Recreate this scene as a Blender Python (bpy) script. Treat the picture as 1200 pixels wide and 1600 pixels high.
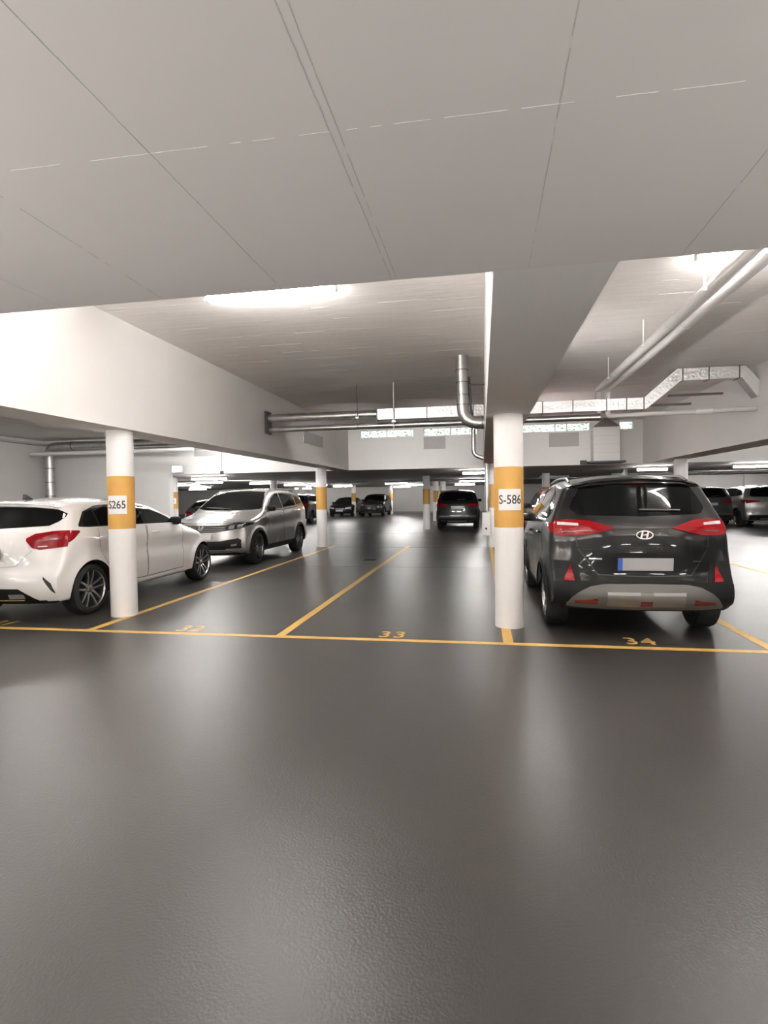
import bpy, bmesh, math, random
import numpy as np
from mathutils import Vector, Matrix
from mathutils.bvhtree import BVHTree
PI = math.pi
random.seed(7)
D = bpy.data
C = bpy.context.scene.collection
for o in list(D.objects): D.objects.remove(o, do_unlink=True)

# ------------------------------------------------------------ camera
H = 1.5
FPX, YAW, PITCH, ROLL = 857.6, .1768, .02805, -.01494
cam = D.cameras.new('camera'); co = D.objects.new('camera', cam); C.objects.link(co)
cam.sensor_fit = 'HORIZONTAL'; cam.sensor_width = 36; cam.lens = 36*FPX/1200
cam.clip_start = .05; cam.clip_end = 300
cy, sy = math.cos(YAW), math.sin(YAW)
Fv = Vector((-sy*math.cos(PITCH), cy*math.cos(PITCH), -math.sin(PITCH)))
rv = Vector((cy, sy, 0)); uv = rv.cross(Fv)
r2 = rv*math.cos(ROLL)+uv*math.sin(ROLL); u2 = uv*math.cos(ROLL)-rv*math.sin(ROLL)
M = Matrix((r2, u2, -Fv)).transposed().to_4x4(); M.translation = (0, 0, H)
co.matrix_world = M
sc = bpy.context.scene
sc.camera = co

# ------------------------------------------------------------ world, exposure
TUBE = 105.0
w = D.worlds.new('world'); sc.world = w; w.use_nodes = True
nt = w.node_tree; bg = nt.nodes['Background']
bg.inputs[0].default_value = (.86, .93, 1, 1); bg.inputs[1].default_value = .95
sun = D.lights.new('sun', 'SUN'); sun.energy = 1.6; sun.angle = .05
so = D.objects.new('sun', sun); C.objects.link(so); so.rotation_euler = (math.radians(38), 0, math.radians(25))
vs = sc.view_settings
sc.display_settings.display_device = 'sRGB'
vs.view_transform = 'Standard'; vs.look = 'None'; vs.exposure = 0.72; vs.gamma = 1; vs.use_curve_mapping = False
try:
    sc.cycles.max_bounces = 10; sc.cycles.diffuse_bounces = 6; sc.cycles.caustics_reflective = False
except Exception: pass

# fill lights added behind the viewer, aimed up to brighten the low slab
FILL_XY = [(-6.5, -.3), (-2.3, -.3), (2.3, -.3), (6.5, -.3)]
FILL_W = 54
for ux, uy in FILL_XY:
    a = D.lights.new('ceiling_fill', 'AREA'); a.shape = 'RECTANGLE'; a.size = 1.6; a.size_y = .25; a.energy = FILL_W; a.color = (1, .97, .93)
    ao = D.objects.new('ceiling_fill', a); C.objects.link(ao); ao.location = (ux, uy, .62); ao.rotation_euler = (PI-math.radians(38), 0, 0)
# ------------------------------------------------------------ materials
def mat(name, col, rough=.5, metal=0, coat=0, bump=0, bscale=50, var=0, vscale=3, emit=0, spec=.5, stretch=None, coatr=.05, trans=0, ior=1.45, bdist=.01, rvar=0):
    m = D.materials.new(name); m.use_nodes = True
    N, L = m.node_tree.nodes, m.node_tree.links
    p = N['Principled BSDF']; c4 = (*col, 1)
    p.inputs['Base Color'].default_value = c4
    p.inputs['Roughness'].default_value = rough; p.inputs['Metallic'].default_value = metal
    p.inputs['Coat Weight'].default_value = coat; p.inputs['Coat Roughness'].default_value = coatr
    p.inputs['Specular IOR Level'].default_value = spec
    p.inputs['Transmission Weight'].default_value = trans; p.inputs['IOR'].default_value = ior
    if emit:
        p.inputs['Emission Color'].default_value = c4; p.inputs['Emission Strength'].default_value = emit
    tc = N.new('ShaderNodeTexCoord')
    src = tc.outputs['Object']
    if stretch:
        mp = N.new('ShaderNodeMapping'); mp.inputs['Scale'].default_value = stretch
        L.new(src, mp.inputs[0]); src = mp.outputs[0]
    if bump:
        n = N.new('ShaderNodeTexNoise'); n.inputs['Scale'].default_value = bscale; n.inputs['Detail'].default_value = 4
        L.new(src, n.inputs[0])
        b = N.new('ShaderNodeBump'); b.inputs['Strength'].default_value = bump; b.inputs['Distance'].default_value = bdist
        L.new(n.outputs[0], b.inputs['Height']); L.new(b.outputs[0], p.inputs['Normal'])
    if var or rvar:
        n = N.new('ShaderNodeTexNoise'); n.inputs['Scale'].default_value = vscale; n.inputs['Detail'].default_value = 5
        L.new(src, n.inputs[0])
    if var:
        r = N.new('ShaderNodeMapRange'); r.inputs['From Min'].default_value = .3; r.inputs['From Max'].default_value = .7
        r.inputs['To Min'].default_value = 1-var; r.inputs['To Max'].default_value = 1+var*.5
        L.new(n.outputs[0], r.inputs[0])
        v = N.new('ShaderNodeVectorMath'); v.operation = 'SCALE'; v.inputs[0].default_value = col
        L.new(r.outputs[0], v.inputs['Scale']); L.new(v.outputs[0], p.inputs['Base Color'])
    if rvar:
        r = N.new('ShaderNodeMapRange'); r.inputs['From Min'].default_value = .3; r.inputs['From Max'].default_value = .7
        r.inputs['To Min'].default_value = rough-rvar; r.inputs['To Max'].default_value = rough+rvar
        L.new(n.outputs[0], r.inputs[0]); L.new(r.outputs[0], p.inputs['Roughness'])
    return m

WARM = (.83, .80, .775)
m_wall = mat('white_wall_paint', (.76, .735, .715), .75, bump=.15, bscale=60, var=.03, vscale=1.2)
m_slab = mat('smooth_ceiling_paint', (.72, .68, .65), .8, bump=.04, bscale=60, bdist=.003, var=.03, vscale=1.5)
m_coffer = mat('board_marked_concrete_paint', (.83, .79, .765), .8, bump=.7, bscale=4, var=.05, vscale=2.5, stretch=(.5, 4, 1), bdist=.006)
m_endwall = mat('white_block_wall_paint', (.80, .785, .77), .8, bump=.2, bscale=40, var=.02)
m_col = mat('white_column_paint', (.80, .78, .765), .5, bump=.2, bscale=25, var=.03, vscale=4)
m_floor = mat('dark_epoxy_floor', (.037, .034, .0318), .35, bump=.85, bscale=85, var=.05, vscale=.7, coat=0, rvar=.015, bdist=.0016, spec=.6)
m_yel = mat('yellow_floor_paint', (.58, .36, .085), .45, bump=.2, bscale=150, var=.12, vscale=12)
m_pale = mat('worn_pale_line', (.14, .12, .09), .45, var=.3, vscale=9)
m_band = mat('ochre_column_band', (.56, .31, .075), .5, var=.04, vscale=8)
m_galv = mat('galvanised_steel', (.62, .62, .61), .32, metal=1, bump=.15, bscale=14, var=.18, vscale=7)
m_foil = mat('aluminium_foil_lagging', (.80, .80, .80), .38, metal=.75, bump=.6, bscale=18, var=.08, vscale=6, bdist=.02)
m_dkm = mat('dark_steel_bracket', (.10, .10, .10), .5, metal=.6)
m_whp = mat('white_enamel', (.78, .77, .75), .35)
m_pipe = mat('white_plastic_pipe', (.66, .64, .62), .35, var=.05)
m_tube = mat('lit_tube_diffuser', (1, .975, .945), .5, emit=TUBE)
m_sign = mat('sign_sheet_white', (.80, .79, .78), .5)
m_ink = mat('black_print', (.03, .03, .03), .5)
m_patch = mat('grey_painted_patch', (.47, .46, .45), .8, var=.04)
m_leaf = mat('sunlit_leaves', (.22, .46, .09), .6, var=.5, vscale=9)
m_exit = mat('lit_sign_panel', (.62, .85, 1), .5, emit=1.3)
m_tyre = mat('tyre_rubber', (.012, .012, .012), .75, bump=.2, bscale=120)
m_well = mat('black_underside', (.006, .006, .006), .9)
m_blk = mat('black_trim_plastic', (.006, .006, .006), .6, spec=.25)
m_gloss = mat('gloss_black_trim', (.008, .008, .008), .1, coat=.5)
m_glass = mat('tinted_car_glass', (.003, .0035, .0035), .03, spec=.1)
m_lglass = mat('clear_car_glass', (.016, .020, .019), .03, spec=.7)
m_red = mat('red_lamp_lens', (.20, .004, .007), .06, spec=.18, coat=.1, coatr=.02)
m_dred = mat('dark_red_reflector', (.11, .004, .006), .12, coat=1)
m_clear = mat('pale_lamp_lens', (.62, .58, .58), .1, coat=1)
m_head = mat('headlamp_glass', (.22, .23, .24), .05, coat=1, metal=.5)
m_chr = mat('chrome', (.82, .82, .82), .12, metal=1)
m_alu = mat('satin_silver_trim', (.13, .122, .115), .4, metal=.4)
m_bar = mat('bright_silver_trim', (.34, .33, .32), .4)
m_rim = mat('dark_alloy', (.20, .20, .20), .3, metal=.9)
m_rims = mat('machined_alloy', (.50, .50, .50), .25, metal=.9)
m_plate = mat('number_plate_face', (.40, .39, .39), .4)
m_plate2 = mat('greyed_number_plate', (.30, .30, .30), .4)
m_blue = mat('number_plate_blue', (.04, .10, .42), .4)
P_white = mat('white_car_paint', (.78, .76, .745), .25, coat=1, coatr=.03)
P_dark = mat('anthracite_car_paint', (.004, .0038, .0036), .35, metal=0, spec=.25, coat=.5, coatr=.05)
P_silver = mat('silver_car_paint', (.33, .32, .31), .32, metal=.75, coat=1, coatr=.03)
P_black = mat('black_car_paint', (.006, .006, .007), .35, spec=.3, coat=.4, coatr=.03)
P_grey = mat('grey_green_car_paint', (.055, .06, .06), .3, metal=.4, coat=1)
P_red = mat('dark_red_car_paint', (.22, .010, .015), .3, metal=.2, coat=1)

# ------------------------------------------------------------ helpers
def obj(name, bm, m, parent=None, smooth=True, loc=None):
    me = D.meshes.new(name); bm.to_mesh(me); bm.free()
    ms = m if isinstance(m, (list, tuple)) else [m]
    for x in ms: me.materials.append(x)
    if smooth:
        me.polygons.foreach_set('use_smooth', [True]*len(me.polygons))
        me.set_sharp_from_angle(angle=math.radians(38))
    o = D.objects.new(name, me); C.objects.link(o)
    if parent: o.parent = parent
    if loc: o.location = loc
    return o
def tag(o, label, cat, group=None, kind=None):
    if label: o['label'] = label
    if cat: o['category'] = cat
    if group: o['group'] = group
    if kind: o['kind'] = kind
    return o
def thing(name, label, cat, loc=(0, 0, 0), rotz=0, group=None):
    o = D.objects.new(name, None); C.objects.link(o); o.location = loc; o.rotation_euler = (0, 0, rotz)
    o.empty_display_size = .1
    return tag(o, label, cat, group)
def struct(name, bm, m, label=None, smooth=False):
    o = obj(name, bm, m, smooth=smooth); o['kind'] = 'structure'
    if label: o['label'] = label
    return o
def copy_tree(o, parent=None):
    c = o.copy(); C.objects.link(c); c.parent = parent
    for ch in [x for x in D.objects if x.parent == o]: copy_tree(ch, c)
    return c
def nb(): return bmesh.new()
def box(bm, x0, x1, y0, y1, z0, z1, mi=0):
    v = [bm.verts.new(p) for p in ((x0,y0,z0),(x1,y0,z0),(x1,y1,z0),(x0,y1,z0),(x0,y0,z1),(x1,y0,z1),(x1,y1,z1),(x0,y1,z1))]
    fs = []
    for q in ((3,2,1,0),(4,5,6,7),(0,1,5,4),(1,2,6,5),(2,3,7,6),(3,0,4,7)):
        f = bm.faces.new([v[i] for i in q]); f.material_index = mi; fs.append(f)
    return v
def bevel(bm, w=.01, seg=2):
    bmesh.ops.bevel(bm, geom=list(bm.edges), offset=w, segments=seg, affect='EDGES', profile=.5, clamp_overlap=True)
    return bm
def tube(bm, pts, r, seg=16, cap=True, round_=0, rs=6):
    P = [Vector(p) for p in pts]
    if round_:
        Q = [P[0]]
        for i in range(1, len(P)-1):
            a = (P[i-1]-P[i]); b = (P[i+1]-P[i]); d = min(round_, a.length*.5, b.length*.5)
            p0 = P[i]+a.normalized()*d; p1 = P[i]+b.normalized()*d
            for k in range(rs+1):
                t = k/rs; Q.append(p0*(1-t)**2+P[i]*2*t*(1-t)+p1*t*t)
        Q.append(P[-1]); P = Q
    rings = []; up = None
    for i, p in enumerate(P):
        t = (P[min(i+1, len(P)-1)]-P[max(i-1, 0)]).normalized()
        if up is None: up = Vector((0, 0, 1)) if abs(t.z) < .9 else Vector((0, 1, 0))
        n = (up-t*up.dot(t)).normalized(); up = n; b = t.cross(n)
        rr = r[i] if isinstance(r, (list, tuple)) else r
        rings.append([bm.verts.new(p+(n*math.cos(2*PI*k/seg)+b*math.sin(2*PI*k/seg))*rr) for k in range(seg)])
    for a, b in zip(rings, rings[1:]):
        for k in range(seg): bm.faces.new((a[k], a[(k+1) % seg], b[(k+1) % seg], b[k]))
    if cap: bm.faces.new(rings[0][::-1]); bm.faces.new(rings[-1])
    return bm
def cyl(bm, x, y, z0, z1, r, seg=40): return tube(bm, [(x, y, z0), (x, y, z1)], r, seg)
def lathe_x(bm, prof, seg=40, mi=0, closed=False):
    """prof = [(x, r)] revolved round the X axis"""
    rings = [[bm.verts.new((x, r*math.cos(2*PI*k/seg), r*math.sin(2*PI*k/seg))) for k in range(seg)] for x, r in prof]
    prs = list(zip(rings, rings[1:]))
    if closed: prs.append((rings[-1], rings[0]))
    for a, b in prs:
        for k in range(seg):
            f = bm.faces.new((a[k], b[k], b[(k+1) % seg], a[(k+1) % seg])); f.material_index = mi
    return bm
def text_bm(s, size, extrude=.0008, spacing=1.0):
    cu = D.curves.new('t', 'FONT'); cu.body = s; cu.size = size; cu.extrude = extrude; cu.align_x = 'CENTER'; cu.align_y = 'CENTER'
    cu.space_character = spacing; cu.resolution_u = 4; cu.offset = size*.012
    o = D.objects.new('t', cu); C.objects.link(o)
    dg = bpy.context.evaluated_depsgraph_get(); me = D.meshes.new_from_object(o.evaluated_get(dg))
    bm = nb(); bm.from_mesh(me); D.objects.remove(o); D.meshes.remove(me); D.curves.remove(cu)
    return bm

# ------------------------------------------------------------ setting: floor, ceilings, walls
CB, CT = 2.4, 3.75      # underside of beams, coffer ceiling
Y0, Y1 = 2.285, 18.0
YD = 10.9
bm = nb(); box(bm, -36, 20, -9, 50, -.2, 0); struct('floor', bm, m_floor, 'dark grey glossy epoxy floor of the whole garage')
# low slab in front with its panel joints
bm = nb(); box(bm, -16.2, 20, -9, Y0, CB, 3.95)
def ridge(x0, y0, x1, y1, wd=.0022, skip=.08):
    n = max(2, int(math.hypot(x1-x0, y1-y0)/.03)); 
    for i in range(n):
        if random.random() < skip: continue
        t0, t1 = i/n, (i+.96)/n; j = random.uniform(-.0007, .0007); ww = wd*random.uniform(.5, 1.1)
        xa, ya, xb, yb = x0+(x1-x0)*t0, y0+(y1-y0)*t0, x0+(x1-x0)*t1, y0+(y1-y0)*t1
        if abs(x1-x0) < abs(y1-y0): box(bm, min(xa, xb)-ww/2+j, max(xa, xb)+ww/2+j, ya, yb, CB-.0010, CB+.001, 1)
        else: box(bm, xa, xb, min(ya, yb)-ww/2+j, max(ya, yb)+ww/2+j, CB-.0009, CB+.001)
for gx, dx in ((.18, .012), (-.36, 0), (-.338, 0), (-.84, 0), (-1.37, -.03), (.745, .01), (-1.9, 0), (-2.43, 0), (1.27, 0)):
    ridge(gx, .55, gx+dx, Y0-.01)
ridge(-2.6, 1.29, 1.6, 1.375, .0024, .35)
struct('ceiling', bm, [m_slab, mat('filled_joint', (.56, .52, .495), .8)], 'low smooth ceiling slab over the driving lane with fine panel joints')
# coffer ceiling
bm = nb(); box(bm, -16.2, 20, Y0, Y1+.25, CT, 3.95)
for k in range(34):      # board marks left by the formwork
    y = Y0+.35+k*.46+random.uniform(-.05, .05)
    for _ in range(26):
        x = random.uniform(-15, 15); ln = random.uniform(.1, .7)
        box(bm, x, x+ln, y, y+random.uniform(.004, .010), CT-.0015, CT+.001)
struct('ceiling_coffer', bm, m_coffer, 'higher board-marked ceiling between the beams')
bm = nb(); box(bm, -36, 20, Y1+.25, 50, CB, 2.7); struct('ceiling_rear', bm, m_slab, 'low ceiling of the rear hall')
def beam(x0, x1):
    bm = nb(); box(bm, x0, x1, Y0, Y1, CB, CT); return bm
struct('trim_1', beam(-4.92, -4.40), m_wall, 'left deep ceiling beam')
struct('trim_2', beam(.055, .535), m_wall, 'middle deep ceiling beam over the near column')
struct('trim_3', beam(4.87, 5.55), m_wall, 'right deep ceiling beam')
struct('trim_4', beam(9.7, 10.3), m_wall, 'far right ceiling beam')
# end wall of the coffers with window openings
WZ0, WZ1 = 3.45, 3.735
wins = [(-4.0, -2.2), (-1.86, -.12), (1.30, 3.34), (4.2, 4.62)]
bm = nb()
box(bm, -11, 20, Y1, Y1+.25, CB, WZ0)
box(bm, -11, 20, Y1, Y1+.25, WZ1, 3.95)
xs = [-11]+[x for ww in wins for x in ww]+[20]
for i in range(0, len(xs), 2): box(bm, xs[i], xs[i+1], Y1, Y1+.25, WZ0, WZ1)
box(bm, -16.2, -11, Y1, Y1+.25, 0, 3.95)
struct('wall_end', bm, m_endwall, 'white end wall above the rear hall, pierced by strip windows')
def wall(n, *a, lab=None):
    bm = nb(); box(bm, *a); return struct(n, bm, m_wall, lab)
wall('wall_left', -16.2, -16, -9, Y1, 0, 3.95, lab='white side wall at the far left')
wall('wall_behind', -16.2, 20, -9.2, -9, 0, 3.95)
wall('wall_right', 20, 20.2, -9, 32, 0, 3.95)
wall('wall_rear_left', -36.2, -36, Y1, 50, 0, 2.7)
wall('wall_front_left', -36, -16.2, Y1, Y1+.25, 0, 2.7)
wall('wall_back', -36, 10, 50, 50.2, 0, 2.7, lab='far back wall of the hall')
wall('wall_rear_right', 8.6, 20, 31.5, 31.7, 0, 2.7, lab='nearer back wall at the right')
wall('wall_rear_side', 8.6, 8.8, 31.7, 50, 0, 2.7)
bm = nb(); box(bm, 13.4, 13.8, 31.3, 31.5, 0, CB); struct('trim_5', bm, m_wall, 'shallow pilaster on the right back wall')
bm = nb(); box(bm, -36, 8.6, 49.97, 50, 0, .12); struct('baseboard_back', bm, m_patch)
def glassmat():
    m = D.materials.new('window_pane_glass'); m.use_nodes = True; N, L = m.node_tree.nodes, m.node_tree.links
    out = N['Material Output']; N.remove(N['Principled BSDF'])
    t = N.new('ShaderNodeBsdfTransparent'); g = N.new('ShaderNodeBsdfGlossy'); g.inputs['Roughness'].default_value = .02
    mx = N.new('ShaderNodeMixShader'); mx.inputs[0].default_value = .06
    L.new(t.outputs[0], mx.inputs[1]); L.new(g.outputs[0], mx.inputs[2]); L.new(mx.outputs[0], out.inputs[0]); return m
m_pane = glassmat()
for i, (a, b) in enumerate(wins):
    bm = nb(); t = .03
    y0, y1 = Y1+.1, Y1+.16
    box(bm, a, b, y0, y1, WZ0, WZ0+t); box(bm, a, b, y0, y1, WZ1-t, WZ1)
    nm = 1 if b-a < 1.2 else 2
    ms = [a, b] if nm == 1 else ([a, (a+b)/2, b] if i != 2 else [a, a+1.0, a+1.35, b])
    for x in ms: box(bm, max(a, x-t/2), min(b, x+t/2), y0, y1, WZ0, WZ1)
    f = struct('window_%d' % (i+1), bm, m_whp, 'strip window high in the end wall')
    bm = nb(); box(bm, a, b, Y1+.125, Y1+.135, WZ0+t, WZ1-t); g = obj('pane', bm, m_pane, f, smooth=False)
# grey patches
def patch(x0, x1, z0, z1, lab):
    bm = nb(); box(bm, x0, x1, Y1-.02, Y1-.001, z0, z1); bevel(bm, .004, 1)
    tag(obj('ventilation_cover', bm, m_patch, smooth=False), lab, 'cover')
patch(-1.86, -1.15, 3.03, 3.43, 'grey square cover on the end wall left of the middle beam')
patch(2.1, 3.0, 2.985, 3.42, 'wide grey cover on the end wall right of the middle beam')
patch(-10.0, -9.15, 3.02, 3.2, 'small grey cover on the end wall of the left coffer')
bm = nb(); box(bm, -4.4, -4.38, 13.25, 14.95, 2.9, 3.2); bevel(bm, .004, 1)
tag(obj('ventilation_cover', bm, m_patch, smooth=False), 'grey cover on the side face of the left ceiling beam', 'cover')

# ------------------------------------------------------------ columns
def column(x, y, r, label, sign=None, top=CB, seg=48):
    t = thing('column', label, 'column', (x, y, 0), 0, 'round columns with an ochre band')
    bm = nb(); cyl(bm, 0, 0, 0, top, r, seg); obj('shaft', bm, m_col, t)
    bm = nb()
    tube(bm, [(0, 0, 1.135), (0, 0, 1.812)], r+.002, seg, cap=True); obj('ochre_band', bm, m_band, t)
    if sign:
        txt, off, wd = sign
        base = math.atan2(-y, -x)+off     # direction the sheet faces
        R = r+.006; n = 16; zc = 1.445; hh = .118
        bm = nb(); a0 = base-wd/2/R; rows = []
        for i in range(n+1):
            a = a0+wd/R*i/n
            rows.append([bm.verts.new((q*math.cos(a), q*math.sin(a), z)) for q, z in ((R, zc-hh), (R, zc+hh), (r, zc+hh), (r, zc-hh))])
        for p, q in zip(rows, rows[1:]):
            for k in range(4): bm.faces.new((p[k], q[k], q[(k+1) % 4], p[(k+1) % 4]))
        bm.faces.new(rows[0][::-1]); bm.faces.new(rows[-1])
        s = obj('sign_sheet', bm, m_sign, t)
        bm = text_bm(txt, .135, .0005, 1.0)
        for v in bm.verts:
            a = base+v.co.x*.86/R; z = v.co.y*1.05+zc-.003; q = R+.0012+v.co.z
            v.co = (q*math.cos(a), q*math.sin(a), z)
        obj('sign_lettering', bm, m_ink, s, smooth=False)
    return t
column(-4.63, 6.45, .163, 'near left white column between the white hatchback and the camera', ('S265', -.36, .25))
column(.30, 6.40, .163, 'near white column beside the dark SUV, with white sheet reading S-586', ('S-586', .10, .27))
column(-4.80, 16.1, .16, 'white column behind the silver SUV under the left beam')
column(.30, 16.2, .16, 'white column half hidden behind the near middle column')
column(5.32, 16.1, .17, 'white column under the right beam above the roof of the dark SUV')
column(-2.44, 24.5, .16, 'slim white column left of the black SUV driving away')
column(2.72, 24.5, .16, 'white column seen through the gap left of the dark SUV')
column(-12.35, 20.5, .17, 'white column behind the bonnet of the white hatchback', ('S', 0, .2))
column(-2.72, 33, .17, 'far left twin of the column pair behind the slim column')
column(-2.28, 33, .17, 'far right twin of the column pair beside the black SUV')
column(-9.9, 42, .17, 'farthest column between the two black cars at the back')
column(-13.4, 39.5, .17, 'far column seen over the tail of the silver SUV')
column(-10.4, 26.5, .17, 'far column hidden behind the windscreen of the silver SUV')
column(-7.6, 46, .17, 'farthest column near the back wall')

# ------------------------------------------------------------ tube lights
def area(par, loc, rx, sx, sy, en, sp=180):
    a = D.lights.new('added_area_light', 'AREA'); a.shape = 'RECTANGLE'; a.size = sx; a.size_y = sy; a.energy = en; a.spread = math.radians(sp); a.color = (1, .975, .945)
    o = D.objects.new('added_area_light', a); C.objects.link(o); o.parent = par; o.location = loc; o.rotation_euler = (rx, 0, 0)
def lamp(x, y, z, ln, label, wd=.075, group='ceiling tube lights', rz=0, cove=False, hh=.03):
    t = thing('tube_light', label, 'light', (x, y, z), rz, group)
    bm = nb()
    if cove: box(bm, -ln/2, ln/2, -wd*.5, .12, -.08, -.062); box(bm, -ln/2, ln/2, .105, .12, -.063, .02)
    else: box(bm, -ln/2, ln/2, -wd*.5, wd*.5, 0, hh); bevel(bm, .005, 1)
    obj('housing', bm, m_whp, t, smooth=False)
    bm = nb(); tube(bm, [(-ln/2+.02, 0, -.022), (ln/2-.02, 0, -.022)], wd*.45, 14); obj('diffuser', bm, m_tube, t)
    for s in (-1, 1):
        bm = nb(); box(bm, s*(ln/2-.01)-.012, s*(ln/2-.01)+.012, -wd*.5, wd*.5, -.06, .0); obj('end_cap', bm, m_whp, t, smooth=False)
    return t
for y, lab in ((9.3, 'front'), (16.4, 'rear')):  # tubes added out of sight to brighten the left coffer's walls
    lamp(-8.6, y, CT-.032, 1.47, 'added unseen tube light in the left coffer, '+lab+' of the middle row')
zl = CB-.032
G2 = 'tube lights of the rear hall'
for x, lab in ((-12, 'far left'), (-7.2, 'left'), (-3.66, 'left of centre'), (-2.15, 'second left of centre'), (-.65, 'just left of centre'), (1.7, 'just right of centre'), (3.7, 'right of centre'), (7.6, 'right'), (12, 'far right')):  # hidden cove tubes added to lift the coffer ceilings
    t = lamp(x, Y0+.0375, 2.66, 1.47, 'added tube light on the hidden rear face of the low slab, '+lab, group='added tubes on the slab face', cove=True)
    area(t, (0, .06, .03), math.radians(90+38), 1.4, .06, 27)  # extra area light added in each cove, aimed up and forward
for x, z, lab in ((-3.25, 3.16, 'behind the round duct'), (-1.0, 3.15, 'behind the foil duct left of the middle beam'), (1.85, 3.15, 'behind the foil duct right of the middle beam')):  # lamps added behind the ducts only to brighten the end wall
    t = thing('added_washer', 'added long wall washer lamp hidden '+lab, 'light', (x, YD+(.185 if x > -2 else .11), z), 0, 'added wall washers behind the ducts')
    bm = nb(); box(bm, -.72, .72, 0, .05, -.04, .04); obj('housing', bm, m_whp, t, smooth=False)
    area(t, (0, .056, 0), math.radians(80), 1.4, .06, 13, 60)
for x, y, lab in ((-4.97, 9.5, 'left beam, front'), (-4.97, 14, 'left beam, rear'), (.585, 8, 'middle beam, front'), (.585, 14, 'middle beam, rear'), (5.6, 9.5, 'right beam, front'), (5.6, 14, 'right beam, rear')):  # tubes added on unseen beam faces to light the coffer walls
    lamp(x, y, 2.66, 1.47, 'added tube light on the hidden side face of the '+lab, group='added tubes on the beam sides', rz=PI/2)
for ux, uy in FILL_XY:  # unseen fixtures added to carry the upward fill lights
    t = thing('added_uplighter', 'added uplighter fixture, unseen behind the viewer', 'lamp', (ux, uy, 0), 0, 'added uplighters')
    bm = nb(); box(bm, -.85, .85, -.16, .16, .50, .60); bevel(bm, .01, 1); obj('lamp_trough', bm, m_whp, t, smooth=False)
    for sx in (-.7, .7):
        bm = nb(); box(bm, sx-.03, sx+.03, -.12, .12, 0, .5); obj('leg', bm, m_whp, t, smooth=False)
zc = CT-.032
lamp(-2.21, 5.64, zc, 1.47, 'bright tube light on the ceiling left of the middle beam')
lamp(2.72, 5.62, zc, 1.47, 'bright tube light at the upper right beside the long pipes')
for x, lab in ((-7.4, 'tube light over the white hatchback'), (7.7, 'tube light beyond the right beam'), (-12.8, 'tube light near the far left wall'), (12.8, 'tube light near the right wall')):
    lamp(x, 5.64, zc, 1.47, lab)
for x, lab in ((-7.4, 'tube light over the silver SUV'), (-10.2, 'second tube light left of the silver SUV'), (7.7, 'rear tube light beyond the right beam')):
    lamp(x, 13.0, zc, 1.47, lab)

for x, lab in ((-9, 'lane light far left'), (-5.2, 'lane light left'), (-1.6, 'lane light just left of the viewer'), (1.9, 'lane light just right of the viewer'), (5.5, 'lane light right'), (9.5, 'lane light far right')):  # out-of-view ceiling tubes added for more light from behind
    lamp(x, -4.2, zl, 1.47, lab+' added behind the viewer', group='added lane lights')
for x, y, ln, lab in ((-.17, 19.7, 1.0, 'bright tube in the rear hall just left of the near middle column'),
    (-10.4, 19.8, 1.5, 'bright tube in the rear hall above the white hatchback bonnet'),
    (8.7, 19.4, 1.5, 'long bright tube at the right edge over the far cars'),
    (5.7, 20.0, 1.0, 'tube just above the roof of the dark SUV'),
    (-5.1, 33, 1.4, 'tube above the far back wall left of the slim column'),
    (-4.6, 38.5, 1.4, 'farther tube right behind the one over the back wall'),
    (-9.8, 38.2, 1.4, 'far tube above the leftmost black car'),
    (-11.4, 27.4, 1.4, 'tube above the windscreen of the silver SUV'),
    (-11.0, 31.5, 1.4, 'tube above the rear of the silver SUV'),
    (-12.6, 24.0, 1.4, 'tube left of the silver SUV roof'),
    (-18.5, 34, 1.5, 'far left tube behind the banded column'),
    (-16.0, 28, 1.5, 'tube over the dark cars at the left'),
    (-10.5, 34.2, 1.4, 'far tube left of the column behind the silver SUV'),
    (-.5, 30, 1.4, 'tube above the black SUV'),
    (-1.2, 40, 1.4, 'farthest tube above the black SUV'),
    (3.5, 28, 1.4, 'tube behind the near middle column'),
    (10.6, 26.9, 1.4, 'first tube of the row on the right back wall'),
    (12.2, 26.9, 1.4, 'second tube of the row on the right back wall'),
    (-22, 30, 1.5, 'added tube deep in the left rear hall, front'), (-26, 24, 1.5, 'added tube deep in the left rear hall, left'),  # this line and the next: tubes added to brighten the dark left side
    (-19.5, 23, 1.5, 'added tube deep in the left rear hall, near'), (-22, 40, 1.5, 'added tube deep in the left rear hall, back'), (-15, 45, 1.5, 'added tube over the left end of the back wall'),
    (-6.5, 45, 1.4, 'tube close to the far back wall')):
    lamp(x, y, zl-.06, ln, lab, group=G2, hh=.09)

# ------------------------------------------------------------ floor markings
def mark(name, label, cat, rects, z=.002, m=None, group=None):
    bm = nb()
    for x0, x1, y0, y1 in rects: box(bm, x0, x1, y0, y1, 0, z)
    return tag(obj(name, bm, m or m_yel, smooth=False), label, cat, group)
G = 'yellow bay lines'
mark('bay_line', 'long yellow line along the front of all bays', 'floor marking', [(-16, 20, 5.57, 5.66)])
for x, y1, lab in ((-4.50, 16.4, 'yellow line under the near left column beside the white hatchback'), (-2.18, 16.4, 'yellow line between bays 32 and 33'),
    (.25, 16.4, 'yellow line under the near middle column'), (2.69, 16.4, 'yellow line right of the dark SUV')):
    mark('bay_line', lab, 'floor marking', [(x-.05, x+.05, 5.66, y1)], group=G)
for x, lab in ((-7, 'yellow line left of the white hatchback'), (5.1, 'yellow line below the right beam')):
    mark('bay_line', lab, 'floor marking', [(x-.05, x+.05, 5.66, 16.4)], group=G)
mark('cross_line', 'worn pale line across the floor behind the bays', 'floor marking', [(-4.9, 1.0, 15.9, 16.0)], .0015, m_pale)
mark('cross_line', 'faint pale line halfway down the empty bay', 'floor marking', [(-4.4, .2, 11.48, 11.53)], .0015, m_pale)
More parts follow.
